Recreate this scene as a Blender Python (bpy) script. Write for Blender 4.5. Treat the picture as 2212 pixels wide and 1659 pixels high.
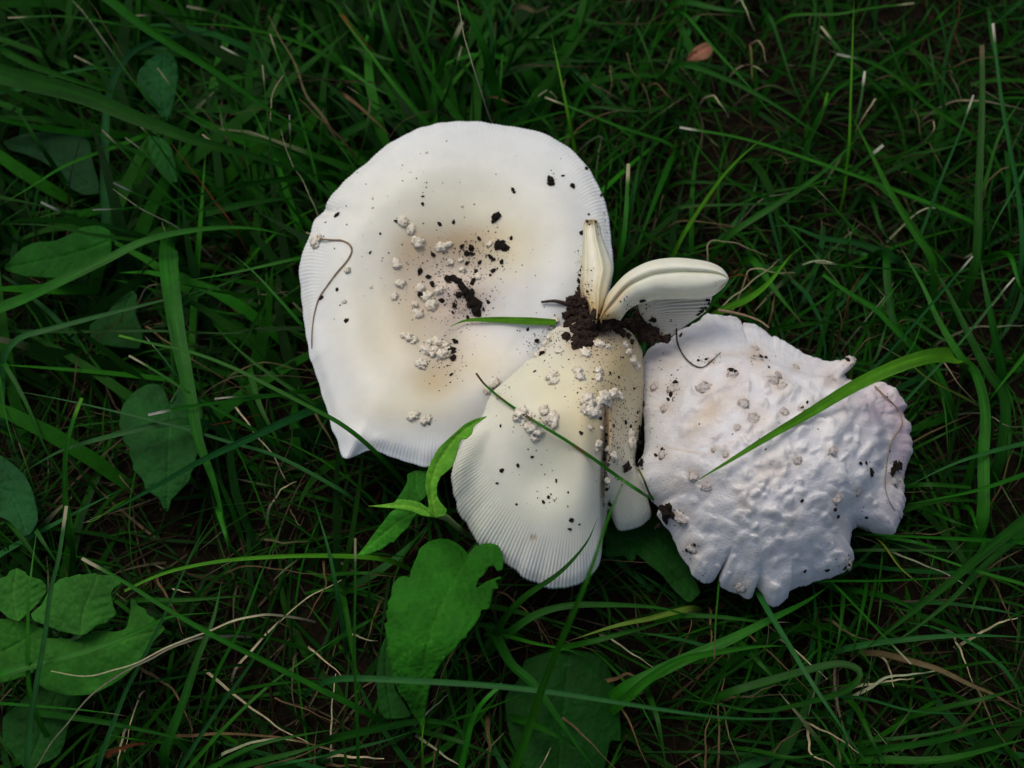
import bpy, math, random
import numpy as np
from mathutils import Vector, Matrix, noise
from mathutils.bvhtree import BVHTree

for o in list(bpy.data.objects):
    bpy.data.objects.remove(o, do_unlink=True)
random.seed(7)
rng = np.random.default_rng(11)
R = math.radians
scene = bpy.context.scene
COL = scene.collection

# ------------------------------------------------------------------ camera
TILT, DIST, HALF = R(24), 0.345, math.tan(R(25))
TARGET = Vector((0, 0, 0.03))
DIRV = Vector((0, math.sin(TILT), -math.cos(TILT)))
CAM = TARGET - DIRV * DIST
UPV = Vector((0, math.cos(TILT), math.sin(TILT)))
cd = bpy.data.cameras.new('camera')
cam = bpy.data.objects.new('camera', cd)
COL.objects.link(cam)
cam.location = CAM
cam.rotation_euler = (TILT, 0, 0)
cd.sensor_width = 36
cd.angle = R(50)
cd.clip_start, cd.clip_end = 0.005, 200
cd.dof.use_dof = True
cd.dof.focus_distance = 0.325
cd.dof.aperture_fstop = 11
scene.camera = cam

# ------------------------------------------------------------------ light
SUN_EL, SUN_AZ = R(62), R(-38)          # azimuth from +Y towards +X
w = bpy.data.worlds.new('World')
scene.world = w
w.use_nodes = True
nt = w.node_tree
sky = nt.nodes.new('ShaderNodeTexSky')
sky.sky_type = 'NISHITA'
sky.sun_disc = False
sky.sun_elevation = SUN_EL
sky.sun_rotation = SUN_AZ
sky.air_density, sky.dust_density, sky.ozone_density = 0.9, 5.0, 0.5
bg = nt.nodes['Background']
bg.inputs['Strength'].default_value = 0.135
nt.links.new(sky.outputs[0], bg.inputs[0])
sd = bpy.data.lights.new('sun', 'SUN')
sd.energy, sd.angle, sd.color = 1.1, R(30), (1.0, 0.97, 0.90)
sun = bpy.data.objects.new('sun', sd)
COL.objects.link(sun)
sdir = Vector((math.sin(SUN_AZ) * math.cos(SUN_EL), math.cos(SUN_AZ) * math.cos(SUN_EL), math.sin(SUN_EL)))
sun.rotation_euler = sdir.to_track_quat('Z', 'Y').to_euler()
scene.view_settings.view_transform = 'Standard'
scene.view_settings.look = 'None'
scene.view_settings.gamma = 1
scene.view_settings.exposure = -0.42
scene.render.engine = 'CYCLES'

# ------------------------------------------------------------------ helpers
# reading scales: origin and factor of each enlarged view of the photograph
K = {'v': (0, 0, 1), 'c1': (0, 0, 3), 'c2': (0, 553, 3), 'c3': (0, 1106, 3), 'c4': (737.33, 1106, 3),
     'c5': (1474.67, 1106, 3), 'c6': (1474.67, 553, 3), 'c7': (1474.67, 0, 3), 'c8': (737.33, 0, 3),
     'r1': (612.0, 230.4, 2.9244), 'r2': (864.06, 684.05, 2.7101), 'r3': (1332.1, 633.6, 2.3755),
     'r4': (1152.1, 446.4, 4.7219), 'r5': (756.05, 864.06, 2.3029)}
def cv(k, x, y):
    a, b, s = K[k]
    return a + x / s, b + y / s
def ray(vx, vy):
    return (DIRV + Vector((1, 0, 0)) * ((vx / 1106 - 1) * HALF) - UPV * ((vy - 829.5) / 1106 * HALF)).normalized()
def W(vx, vy, z):
    d = ray(vx, vy)
    return CAM + d * ((z - CAM.z) / d.z)
def proj(P):
    P = np.asarray(P, float)
    q = P - np.array(CAM)
    dep = q @ np.array(DIRV)
    return (q[..., 0] / dep / HALF + 1) * 1106, 829.5 - (q @ np.array(UPV)) / dep / HALF * 1106
def catmull(pts, n, closed=False):
    P = np.asarray(pts, float)
    m = len(P)
    Q = np.vstack([P[-1], P, P[0], P[1]]) if closed else np.vstack([2 * P[0] - P[1], P, 2 * P[-1] - P[-2]])
    segs = m if closed else m - 1
    out = []
    sub = max(2, int(math.ceil(4 * n / segs)))
    for i in range(segs):
        p0, p1, p2, p3 = Q[i], Q[i + 1], Q[i + 2], Q[i + 3]
        t = np.linspace(0, 1, sub, endpoint=False)[:, None]
        out.append(0.5 * (2 * p1 + (p2 - p0) * t + (2 * p0 - 5 * p1 + 4 * p2 - p3) * t ** 2 + (3 * p1 - p0 - 3 * p2 + p3) * t ** 3))
    C = np.vstack(out + ([Q[1:2]] if closed else [P[-1:]]))
    s = np.concatenate([[0], np.cumsum(np.linalg.norm(np.diff(C[:, :2], axis=0), axis=1))])
    u = np.linspace(0, s[-1], n, endpoint=not closed)
    return np.stack([np.interp(u, s, C[:, k]) for k in range(C.shape[1])], 1)
def smooth(a, b, x):
    t = np.clip((x - a) / (b - a), 0, 1)
    return t * t * (3 - 2 * t)
def tag(o, label=None, cat=None, group=None, kind=None):
    if label: o['label'] = label
    if cat: o['category'] = cat
    if group: o['group'] = group
    if kind: o['kind'] = kind
    return o
def empty(name, loc):
    o = bpy.data.objects.new(name, None)
    o.empty_display_size = 0.01
    o.location = loc
    COL.objects.link(o)
    return o
def wloc(o):
    v = Vector((0, 0, 0))
    while o:
        v = v + o.location
        o = o.parent
    return v
def mesh_data(name, V, F, mat, cols=None, uvs=None, sm=True):
    me = bpy.data.meshes.new(name)
    me.from_pydata([tuple(map(float, v)) for v in V], [], F)
    if cols is not None:
        a = me.color_attributes.new('col', 'FLOAT_COLOR', 'POINT')
        c = np.ones((len(V), 4), np.float32)
        c[:, :3] = cols
        a.data.foreach_set('color', c.ravel())
    if uvs is not None:
        ul = me.uv_layers.new(name='UVMap')
        li = np.empty(len(me.loops), np.int32)
        me.loops.foreach_get('vertex_index', li)
        ul.data.foreach_set('uv', np.asarray(uvs, np.float32)[li].ravel())
    if sm:
        me.polygons.foreach_set('use_smooth', np.ones(len(me.polygons), bool))
    me.materials.append(mat)
    me.update()
    return me
def mk(name, V, F, mat, parent=None, cols=None, uvs=None, sm=True, origin=None):
    """mesh object from world-space vertices"""
    base = wloc(parent) if parent else (Vector(origin) if origin is not None else Vector((0, 0, 0)))
    V = np.asarray(V, float) - np.array(base)
    o = bpy.data.objects.new(name, mesh_data(name, V, F, mat, cols, uvs, sm))
    if parent: o.parent = parent
    else: o.location = base
    COL.objects.link(o)
    return o
def put(name, me, loc, scale, rot, parent=None):
    o = bpy.data.objects.new(name, me)
    o.rotation_mode = 'QUATERNION'
    o.rotation_quaternion = rot
    o.scale = scale
    if parent:
        o.parent = parent
        loc = Vector(loc) - wloc(parent)
    o.location = loc
    COL.objects.link(o)
    return o
def inpoly(x, y, poly):
    x = np.asarray(x); y = np.asarray(y)
    c = np.zeros(x.shape, bool)
    n = len(poly)
    for i in range(n):
        x0, y0 = poly[i - 1]; x1, y1 = poly[i]
        if y0 == y1: continue
        k = ((y0 > y) != (y1 > y)) & (x < (x1 - x0) * (y - y0) / (y1 - y0) + x0)
        c ^= k
    return c
def fbm(p, o=4):
    return noise.fractal(p, 1.0, 2.0, o)

# ------------------------------------------------------------------ materials
def material(name, rough=0.5, spec=0.3, attr=True, base=(0.5, 0.5, 0.5), sss=0.0, sscale=0.003, transl=0.0,
             nscale=800, namt=0.25, bscale=1500, bstr=0.2, bdist=0.0004, uvstreak=False, dark=None, dscale=120, sheen=0):
    m = bpy.data.materials.new(name)
    m.use_nodes = True
    n, l = m.node_tree.nodes, m.node_tree.links
    p = n['Principled BSDF']
    p.inputs['Roughness'].default_value = rough
    p.inputs['Specular IOR Level'].default_value = spec
    tc = n.new('ShaderNodeTexCoord')
    if attr:
        a = n.new('ShaderNodeAttribute'); a.attribute_name = 'col'
        src = a.outputs['Color']
    else:
        a = n.new('ShaderNodeRGB'); a.outputs[0].default_value = (*base, 1)
        src = a.outputs[0]
    nz = n.new('ShaderNodeTexNoise')
    nz.inputs['Scale'].default_value = nscale
    nz.inputs['Detail'].default_value = 6
    nz.inputs['Roughness'].default_value = 0.65
    l.new(tc.outputs['Object'], nz.inputs['Vector'])
    mr = n.new('ShaderNodeMapRange')
    mr.inputs['From Min'].default_value, mr.inputs['From Max'].default_value = 0.3, 0.7
    mr.inputs['To Min'].default_value, mr.inputs['To Max'].default_value = 1 - namt, 1 + namt * 0.6
    l.new(nz.outputs['Fac'], mr.inputs['Value'])
    mx = n.new('ShaderNodeMix'); mx.data_type = 'RGBA'; mx.blend_type = 'MULTIPLY'
    mx.inputs['Factor'].default_value = 1
    l.new(src, mx.inputs['A']); l.new(mr.outputs['Result'], mx.inputs['B'])
    out = mx.outputs['Result']
    if uvstreak:
        mp = n.new('ShaderNodeMapping'); mp.inputs['Scale'].default_value = (14, 1.2, 1)
        l.new(tc.outputs['UV'], mp.inputs['Vector'])
        n2 = n.new('ShaderNodeTexNoise'); n2.inputs['Scale'].default_value = 1; n2.inputs['Detail'].default_value = 3
        l.new(mp.outputs['Vector'], n2.inputs['Vector'])
        m2 = n.new('ShaderNodeMapRange')
        m2.inputs['From Min'].default_value, m2.inputs['From Max'].default_value = 0.3, 0.7
        m2.inputs['To Min'].default_value, m2.inputs['To Max'].default_value = 0.6, 1.35
        l.new(n2.outputs['Fac'], m2.inputs['Value'])
        x2 = n.new('ShaderNodeMix'); x2.data_type = 'RGBA'; x2.blend_type = 'MULTIPLY'; x2.inputs['Factor'].default_value = 1
        l.new(out, x2.inputs['A']); l.new(m2.outputs['Result'], x2.inputs['B'])
        out = x2.outputs['Result']
    if dark:
        n3 = n.new('ShaderNodeTexNoise'); n3.inputs['Scale'].default_value = dscale; n3.inputs['Detail'].default_value = 8
        l.new(tc.outputs['Object'], n3.inputs['Vector'])
        rp = n.new('ShaderNodeValToRGB')
        rp.color_ramp.elements[0].position, rp.color_ramp.elements[1].position = 0.5, 0.72
        l.new(n3.outputs['Fac'], rp.inputs['Fac'])
        x3 = n.new('ShaderNodeMix'); x3.data_type = 'RGBA'
        x3.inputs['B'].default_value = (*dark, 1)
        l.new(rp.outputs['Color'], x3.inputs['Factor']); l.new(out, x3.inputs['A'])
        out = x3.outputs['Result']
    l.new(out, p.inputs['Base Color'])
    b = n.new('ShaderNodeBump'); b.inputs['Strength'].default_value = bstr; b.inputs['Distance'].default_value = bdist
    n4 = n.new('ShaderNodeTexNoise'); n4.inputs['Scale'].default_value = bscale; n4.inputs['Detail'].default_value = 5
    l.new(tc.outputs['Object'], n4.inputs['Vector']); l.new(n4.outputs['Fac'], b.inputs['Height'])
    l.new(b.outputs['Normal'], p.inputs['Normal'])
    if sss:
        p.inputs['Subsurface Weight'].default_value = sss
        p.inputs['Subsurface Scale'].default_value = sscale
        p.inputs['Subsurface Radius'].default_value = (1.0, 0.8, 0.55)
    if sheen:
        p.inputs['Sheen Weight'].default_value = sheen
    if transl:
        t = n.new('ShaderNodeBsdfTranslucent')
        l.new(out, t.inputs['Color'])
        ms = n.new('ShaderNodeMixShader'); ms.inputs[0].default_value = transl
        l.new(p.outputs[0], ms.inputs[1]); l.new(t.outputs[0], ms.inputs[2])
        l.new(ms.outputs[0], n['Material Output'].inputs['Surface'])
    return m
M_CAP = material('mushroom_skin', 0.42, 0.35, sss=0.35, nscale=160, namt=0.05, bscale=900, bstr=0.12, bdist=0.0003)
M_MOLD = material('mold_felt', 0.95, 0.1, sss=0.25, nscale=260, namt=0.10, bscale=1600, bstr=0.5, bdist=0.0006, sheen=0.15)
M_WART = material('wart_crust', 0.9, 0.1, attr=False, base=(0.92, 0.86, 0.71), nscale=3.5, namt=0.12, bscale=7, bstr=0.35, bdist=0.1, dark=(0.58, 0.44, 0.27), dscale=2.0)
M_WARTD = material('mold_wart', 0.95, 0.1, attr=False, base=(0.74, 0.69, 0.64), nscale=2.2, namt=0.25, bscale=5, bstr=0.5, bdist=0.12, dark=(0.46, 0.35, 0.26), dscale=1.3)
M_FLESH = material('mushroom_flesh', 0.5, 0.3, sss=0.35, nscale=300, namt=0.05, bscale=900, bstr=0.12, bdist=0.0003)
M_GRASS = material('grass_blade', 0.5, 0.13, transl=0.25, nscale=350, namt=0.16, uvstreak=True, bstr=0.15)
M_TURF = material('turf_blade', 0.6, 0.08, transl=0.25, nscale=300, namt=0.2, bstr=0.1)
M_LEAF = material('weed_leaf', 0.6, 0.07, transl=0.22, nscale=900, namt=0.2, bscale=700, bstr=0.25, bdist=0.0004)
M_STRAW = material('dry_straw', 0.8, 0.05, nscale=500, namt=0.3, bstr=0.2)
M_SOIL = material('soil', 1.0, 0.05, attr=False, base=(0.009, 0.007, 0.004), nscale=300, namt=0.6, bscale=500, bstr=0.8, bdist=0.002)
M_CRUMB = material('soil_crumb', 0.95, 0.12, attr=False, base=(0.040, 0.031, 0.024), nscale=3, namt=0.6, bscale=6, bstr=0.7, bdist=0.2)
M_CLUMP = material('soil_clump', 0.95, 0.12, attr=False, base=(0.040, 0.026, 0.020), nscale=500, namt=0.6, bscale=1500, bstr=0.8, bdist=0.0008)
M_ROOT = material('rootlet', 0.8, 0.15, attr=False, base=(0.30, 0.21, 0.13), nscale=500, namt=0.3)
M_ROOTD = material('dark_rootlet', 0.8, 0.15, attr=False, base=(0.06, 0.045, 0.035), nscale=500, namt=0.3)

# ------------------------------------------------------------------ ground
def make_ground():
    n = 120
    u = np.linspace(-1, 1, n)
    g = np.sign(u) * (0.45 * np.abs(u) + 30 * np.abs(u) ** 9)
    X, Y = np.meshgrid(g, g)
    Z = np.array([[0.004 * fbm(Vector((x * 18, y * 18, 0))) if abs(x) < 1.5 and abs(y) < 1.5 else 0.0 for x, y in zip(rx, ry)] for rx, ry in zip(X, Y)])
    V = np.stack([X, Y, Z - 0.003], -1).reshape(-1, 3)
    i = np.arange(n * n).reshape(n, n)
    F = np.stack([i[:-1, :-1], i[:-1, 1:], i[1:, 1:], i[1:, :-1]], -1).reshape(-1, 4).tolist()
    o = mk('ground', V, F, M_SOIL)
    tag(o, 'dark brown soil under the turf', kind='structure')
make_ground()

# ------------------------------------------------------------------ mushroom caps
SOLIDS = []                       # (verts, faces) for surface lookups
def register(V, F):
    SOLIDS.append((V, F))
def bvh():
    vs, fs, k = [], [], 0
    for V, F in SOLIDS:
        vs += [tuple(v) for v in V]
        fs += [[i + k for i in f] for f in F]
        k += len(V)
    return BVHTree.FromPolygons(vs, fs)
def stain(vx, vy, base, spots):
    c = np.tile(np.array(base, float), (len(vx), 1))
    for x, y, sx, sy, rot, colr, a in spots:
        cr, sr = math.cos(R(rot)), math.sin(R(rot))
        dx, dy = vx - x, vy - y
        g = a * np.exp(-(((dx * cr + dy * sr) / sx) ** 2 + ((-dx * sr + dy * cr) / sy) ** 2))
        c = c * (1 - g[:, None]) + np.array(colr) * g[:, None]
    return c
def polar_cap(name, outline, centre, prof, mat, base, spots, nth, nr, thick, parent, rimjit=None, disp=None, rexp=1.0, inner=0.72):
    """closed shell: outline (vx, vy, z), centre (vx, vy, z); prof(r, th, zb, zc, vx, vy) gives the top height"""
    B2 = catmull(outline, nth, True)
    Bw = np.array([W(*p) for p in B2])
    C = np.array(W(*centre))
    th = np.arctan2(Bw[:, 1] - C[1], Bw[:, 0] - C[0])
    if rimjit is not None:
        Bw[:, :2] = C[:2] + (Bw[:, :2] - C[:2]) * (1 + rimjit(np.arange(nth), th))[:, None]
    rr = (np.linspace(0, 1, nr + 1)[1:]) ** rexp
    rings = []
    fr = np.fft.fft(Bw, axis=0)
    fr *= np.exp(-(np.fft.fftfreq(nth) * nth / 7.0) ** 2)[:, None]
    Bs = np.fft.ifft(fr, axis=0).real                       # the outline without its nicks: shapes the inner rings
    zbs = []
    for r in rr:
        k = smooth(inner, 1.0, r)
        Bm = Bs * (1 - k) + Bw * k
        xy = C[:2] + (Bm[:, :2] - C[:2]) * r
        zbs.append(Bm[:, 2])
        rings.append(np.column_stack([xy, np.zeros(nth)]))
    top = np.array(rings)                                   # nr, nth, 3
    rg = np.repeat(rr[:, None], nth, 1)
    tg = np.repeat(th[None], nr, 0)
    zb = np.array(zbs)
    top[..., 2] = zb * rg + C[2] * (1 - rg)                 # provisional, for the pixel lookups
    vx, vy = proj(top)
    top[..., 2] = prof(rg, tg, zb, C[2], vx, vy, np.repeat(np.arange(nth)[None], nr, 0))
    if disp is not None:
        vx, vy = proj(top)
        top = disp(top, rg, tg, vx, vy)
    zc = top[0, :, 2].mean()
    V = [np.array([[C[0], C[1], zc]]), top.reshape(-1, 3)]
    lower = []
    for r in (0.985, 0.9, 0.7, 0.45, 0.2):
        k = np.argmin(abs(rr - r))
        b = top[k].copy()
        b[:, 2] -= thick(r)
        lower.append(b)
    low = np.array(lower)
    V += [low.reshape(-1, 3), np.array([[C[0], C[1], zc - thick(0)]])]
    V = np.vstack(V)
    F = []
    j = np.arange(nth); j1 = (j + 1) % nth
    F += np.stack([np.zeros(nth, int), 1 + j, 1 + j1], 1).tolist()
    for k in range(nr - 1):
        a, b = 1 + k * nth, 1 + (k + 1) * nth
        F += np.stack([a + j, b + j, b + j1, a + j1], 1).tolist()
    a = 1 + (nr - 1) * nth
    for k in range(len(lower)):
        b = 1 + nr * nth + k * nth
        F += np.stack([a + j, b + j, b + j1, a + j1], 1).tolist()
        a = b
    last = len(V) - 1
    F += np.stack([a + j, np.full(nth, last), a + j1], 1).tolist()
    vx, vy = proj(V)
    cols = stain(vx, vy, base, spots)
    o = mk(name, V, F, mat, parent, cols)
    register(V, F)
    return o
def stalk(name, p0, p1, r0, r1, mat, parent, colr, bulb=1.0):
    p0, p1 = np.array(p0), np.array(p1)
    n, m = 14, 20
    V, F = [], []
    for i in range(n):
        t = i / (n - 1)
        c = p0 + (p1 - p0) * t
        r = r0 + (r1 - r0) * t + (bulb - 1) * r0 * math.exp(-(t / 0.25) ** 2)
        for k in range(m):
            a = 2 * math.pi * k / m
            rr = r * (1 + 0.08 * noise.noise(Vector((math.cos(a) * 2, math.sin(a) * 2, t * 5))))
            V.append((c[0] + rr * math.cos(a), c[1] + rr * math.sin(a), c[2]))
    for i in range(n - 1):
        for k in range(m):
            F.append([i * m + k, i * m + (k + 1) % m, (i + 1) * m + (k + 1) % m, (i + 1) * m + k])
    F += [list(range(m))[::-1], list(range((n - 1) * m, n * m))]
    return mk(name, V, F, mat, parent, np.tile(colr, (len(V), 1)))

def pts(k, L, z=None):
    out = []
    for p in L:
        x, y = cv(k, p[0], p[1])
        out.append((x, y, p[2] if len(p) > 2 else z) if (z is not None or len(p) > 2) else (x, y))
    return out

# --- the large flat cap
A_OUT = (pts('r1', [(170, 790, .039), (110, 930, .038), (92, 1050, .037), (105, 1200, .036), (130, 1400, .035), (160, 1560, .034)])
         + pts('v', [(676, 790, .033), (692, 845, .032), (704, 880, .032), (716, 922, .032), (727, 950, .032), (735, 980, .033), (748, 987, .0335), (772, 979, .032),
                     (800, 971, .032), (840, 985, .030), (880, 998, .029), (918, 1007, .029), (950, 1000, .029), (1000, 985, .029), (1070, 940, .029), (1150, 880, .030),
                     (1230, 800, .031), (1280, 720, .033), (1312, 640, .036)])
         + pts('r1', [(2078, 1080, .039), (2087, 1000, .040), (2077, 860, .041), (2066, 740, .042), (2046, 620, .043), (2010, 520, .044), (1960, 420, .045), (1900, 330, .046),
                      (1820, 240, .046), (1720, 170, .047), (1640, 125, .047), (1560, 100, .047), (1450, 80, .047), (1330, 68, .047), (1240, 58, .047), (1100, 68, .047), (980, 82, .047),
                      (905, 106, .046), (830, 133, .046), (720, 190, .046), (650, 228, .045), (560, 302, .044), (480, 372, .043), (400, 440, .042), (305, 545, .040), (268, 598, .039), (258, 632, .038),
                      (228, 662, .038), (195, 705, .039)]))
A_OUT = A_OUT[::-1]
def prof_A(r, th, zb, zc, vx, vy, idx):
    z = zb * r + zc * (1 - r)
    z = z - 0.0085 * (1 - smooth(0.02, 0.52, r + 0.05 * np.sin(2 * th + 0.6))) + 0.0025 * np.exp(-((r - 0.72) / 0.18) ** 2)
    z -= 0.0022 * smooth(0.9, 1.0, r) ** 2
    z += 0.0012 * np.sin(3 * th + 1.0) * r ** 2 + 0.0007 * np.sin(7 * th + 2) * r ** 4
    # knob in the middle, fold running in from the notch
    z += 0.0025 * np.exp(-(((vx - 985) / 60) ** 2 + ((vy - 605) / 30) ** 2))
    z -= 0.0015 * np.exp(-(((vy - 455 - 0.12 * (vx - 705)) / 16) ** 2)) * smooth(790, 705, vx)
    z -= 0.0015 * np.exp(-(((vx - 1110) / 90) ** 2 + ((vy - 760) / 60) ** 2))
    z += 0.000055 * smooth(0.82, 0.95, r) * np.cos(idx * 2 * np.pi / 5.0) * (.6 + .5 * np.sin(idx * .021 + 1) * np.sin(idx * .0087))
    return z
mA = empty('mushroom', W(985, 640, 0.0))
tag(mA, 'large flat white mushroom cap with brown sunken centre and soil crumbs', 'mushroom', 'dug up mushrooms')
TAN = (.50, .35, .17)
polar_cap('cap', A_OUT, (985, 648, .040), prof_A, M_CAP, (.765, .795, .785),
          [(985, 455, 230, 120, 0, (.77, .745, .53), .75), (800, 640, 110, 170, 0, (.77, .76, .60), .6), (1000, 525, 110, 38, -6, TAN, .85), (890, 545, 45, 60, 20, (.58, .44, .24), .7),
           (965, 640, 110, 100, 0, (.64, .49, .36), .8), (895, 680, 50, 95, 0, (.66, .53, .34), .65), (935, 825, 60, 48, 0, (.50, .36, .12), .8),
           (845, 740, 100, 120, 0, (.76, .68, .46), .6), (1035, 790, 85, 60, 0, (.74, .65, .40), .65), (1095, 545, 80, 65, 0, (.74, .66, .40), .65),
           (880, 885, 120, 50, 0, (.76, .70, .46), .6), (1020, 560, 60, 40, 0, (.40, .27, .17), .35), (1010, 640, 40, 50, 60, (.35, .25, .18), .4),
           (965, 770, 40, 60, 20, (.45, .33, .20), .45), (960, 640, 22, 18, 0, (.72, .62, .58), .5)],
          1440, 90, lambda r: 0.0012 + 0.006 * (1 - r), mA,
          rimjit=lambda i, th: 0.0010 * np.cos(i * 2 * np.pi / 5.0) + 0.008 * np.array([noise.noise(Vector((k * 0.05, 3.1, 0))) for k in i]) , rexp=0.9, inner=.86)
stalk('stipe', W(990, 660, -0.006), W(985, 650, 0.024), 0.0085, 0.0075, M_FLESH, mA, (.74, .70, .58), 1.5)

# --- the domed cap that leans on it
B_OUT = (pts('v', [(1195, 708, .050), (1165, 752, .047), (1130, 785, .045), (1100, 812, .044), (1070, 838, .043), (1050, 868, .043), (1036, 905, .042), (1005, 945, .041), (984, 985, .038),
                   (975, 1025, .036), (979, 1060, .034), (990, 1100, .032), (1006, 1128, .031), (1024, 1160, .030), (1052, 1190, .028), (1090, 1212, .027), (1130, 1243, .026), (1165, 1262, .025),
                   (1196, 1271, .025), (1240, 1264, .026), (1278, 1242, .027), (1297, 1212, .028), (1303, 1170, .028), (1309, 1118, .028), (1318, 1105, .026), (1335, 1139, .024), (1362, 1141, .024), (1395, 1127, .024), (1408, 1105, .024),
                   (1396, 1065, .026), (1378, 1020, .028), (1376, 970, .030), (1388, 900, .031), (1392, 830, .033), (1388, 760, .037), (1372, 722, .042), (1330, 700, .047), (1260, 690, .050)]))
def prof_B(r, th, zb, zc, vx, vy, idx):
    z = zb + (zc - zb) * (1 - r ** 1.9)
    z -= 0.0050 * np.exp(-(((vx - 1180) / 70) ** 2 + ((vy - 1030) / 75) ** 2))
    z += 0.0022 * np.exp(-(((vx - 1120) / 40) ** 2 + ((vy - 880) / 70) ** 2))
    z += 0.0016 * np.exp(-(((vx - 1250) / 28) ** 2 + ((vy - 1010) / 90) ** 2))
    cx = 1303 + 4 * np.sin((vy - 880) / 40)
    z -= 0.0045 * np.exp(-((vx - cx) / 5.0) ** 2) * smooth(870, 960, vy)
    z -= 0.0008 * smooth(1303, 1330, vx) * smooth(900, 1000, vy)
    z += 0.00009 * smooth(0.66, 0.9, r) * np.cos(idx * 2 * np.pi / 6.4) * smooth(900, 1030, vy)
    z -= 0.0012 * smooth(0.93, 1, r) ** 2
    return z
mB = empty('mushroom', W(1250, 900, 0.0))
tag(mB, 'cream domed mushroom cap with ribbed rim and long split, overlapping the large flat cap', 'mushroom', 'dug up mushrooms')
polar_cap('cap', B_OUT, (1262, 868, .058), prof_B, M_CAP, (.755, .765, .62),
          [(1340, 800, 75, 110, 0, (.54, .41, .17), .85), (1280, 900, 70, 70, 0, (.56, .43, .19), .75), (1320, 960, 45, 80, 0, (.60, .47, .29), .55),
           (1210, 860, 120, 110, 0, (.74, .67, .42), .65), (1150, 1220, 200, 70, 0, (.80, .80, .75), .7), (1060, 980, 70, 120, 20, (.80, .79, .72), .5), (1304, 1000, 6, 110, 0, (.06, .04, .025), .95), (1310, 900, 14, 50, 0, (.32, .19, .09), .7), (1385, 930, 14, 90, 0, (.30, .22, .14), .6), (1290, 720, 100, 28, 0, (.34, .25, .16), .7), (1365, 760, 25, 50, 0, (.45, .36, .22), .6), (1345, 1060, 35, 60, 0, (.62, .55, .42), .5),
           (1149, 1160, 4, 6, 0, (.35, .2, .06), .8), (1156, 1160, 3, 5, 0, (.35, .2, .06), .7), (1265, 745, 70, 35, 0, (.5, .37, .22), .6), (1205, 740, 20, 40, 30, (.8, .79, .68), .4)],
          1280, 100, lambda r: 0.0012 + 0.004 * (1 - r), mB,
          rimjit=lambda i, th: 0.0022 * np.cos(i * 2 * np.pi / 6.4) + 0.014 * np.array([noise.noise(Vector((k * 0.06, 7.7, 0))) for k in i]), rexp=0.9)
stalk('stipe', W(1262, 880, -0.006), W(1262, 870, 0.046), 0.009, 0.007, M_FLESH, mB, (.70, .66, .52), 1.5)

# --- the mold-covered cap
D_OUT = pts('r3', [(130, 350, .030), (150, 290, .030), (190, 250, .030), (240, 228, .029), (270, 235, .029), (300, 190, .029), (370, 150, .029), (430, 115, .029), (460, 90, .029), (500, 80, .029), (540, 90, .028),
                   (590, 100, .028), (636, 112, .027), (645, 150, .027), (670, 130, .027), (720, 140, .027), (770, 170, .026), (800, 205, .026), (830, 205, .026), (870, 225, .026), (930, 270, .025),
                   (980, 300, .025), (1040, 315, .024), (1090, 330, .024), (1130, 325, .026), (1170, 318, .028), (1210, 306, .029), (1238, 325, .029), (1225, 355, .027), (1180, 378, .024), (1190, 412, .023),
                   (1235, 442, .023), (1290, 438, .023), (1340, 436, .022), (1400, 450, .022), (1450, 480, .021), (1490, 530, .021), (1508, 560, .021), (1486, 600, .020), (1520, 650, .020),
                   (1525, 720, .020), (1535, 780, .019), (1525, 820, .019), (1505, 870, .019), (1490, 950, .019), (1495, 1040, .019), (1485, 1120, .019), (1450, 1200, .019), (1415, 1232, .019),
                   (1340, 1220, .020), (1285, 1205, .020), (1245, 1190, .021), (1215, 1225, .021), (1210, 1280, .021), (1200, 1330, .021), (1225, 1345, .020), (1215, 1380, .020), (1180, 1420, .020),
                   (1120, 1450, .020), (1040, 1470, .020), (960, 1500, .020), (890, 1522, .020), (882, 1560, .020), (840, 1595, .020), (800, 1600, .020), (760, 1570, .020), (726, 1508, .021),
                   (710, 1520, .020), (700, 1555, .020), (670, 1565, .020), (630, 1540, .020), (590, 1525, .020), (540, 1500, .021), (528, 1465, .022), (540, 1410, .023), (515, 1450, .022), (490, 1480, .021),
                   (450, 1480, .021), (400, 1450, .022), (370, 1400, .022), (330, 1340, .023), (300, 1270, .024), (280, 1220, .025), (240, 1180, .026), (210, 1130, .027), (215, 1090, .027), (188, 1060, .028),
                   (150, 1020, .029), (110, 970, .030), (98, 930, .030), (110, 860, .031), (140, 810, .031), (146, 700, .031), (140, 600, .031), (130, 450, .031)])
random.seed(5)
LUMPS = []
for _ in range(900):
    x, y = random.uniform(330, 1420), random.uniform(420, 1530)
    wgt = 1 / (1 + math.exp(-((x - 500) * 0.6 + (y - 760)) / 90))
    if random.random() > wgt * 0.95 + 0.04: continue
    s = random.choice((22, 28, 34, 40, 48, 58)) * random.uniform(.85, 1.15)
    if x > 1180: s = min(s, 40)
    if any((x - a) ** 2 + (y - b) ** 2 < (0.68 * (s + c)) ** 2 for a, b, c, *_ in LUMPS): continue
    LUMPS.append((x, y, s, random.uniform(0.35, 1.3), random.uniform(0, 3.14), random.uniform(.7, 1.0)))
WARTS_D = [(595, 415, 34), (290, 490, 38), (255, 585, 30), (450, 485, 42), (800, 445, 36), (850, 480, 32), (650, 565, 34), (700, 640, 30), (720, 340, 40), (710, 285, 24), (830, 420, 22),
           (1100, 440, 30), (395, 940, 36), (465, 990, 34), (235, 830, 30), (195, 480, 28), (330, 1150, 42), (390, 1310, 34), (640, 1505, 40), (1420, 955, 38), (950, 595, 22), (1110, 810, 26),
           (930, 860, 24), (1130, 1050, 24), (1190, 1390, 34), (1205, 335, 30), (620, 690, 20), (560, 830, 20), (860, 610, 24), (1240, 1020, 22), (500, 800, 18), (920, 380, 22), (490, 350, 20)]
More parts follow.
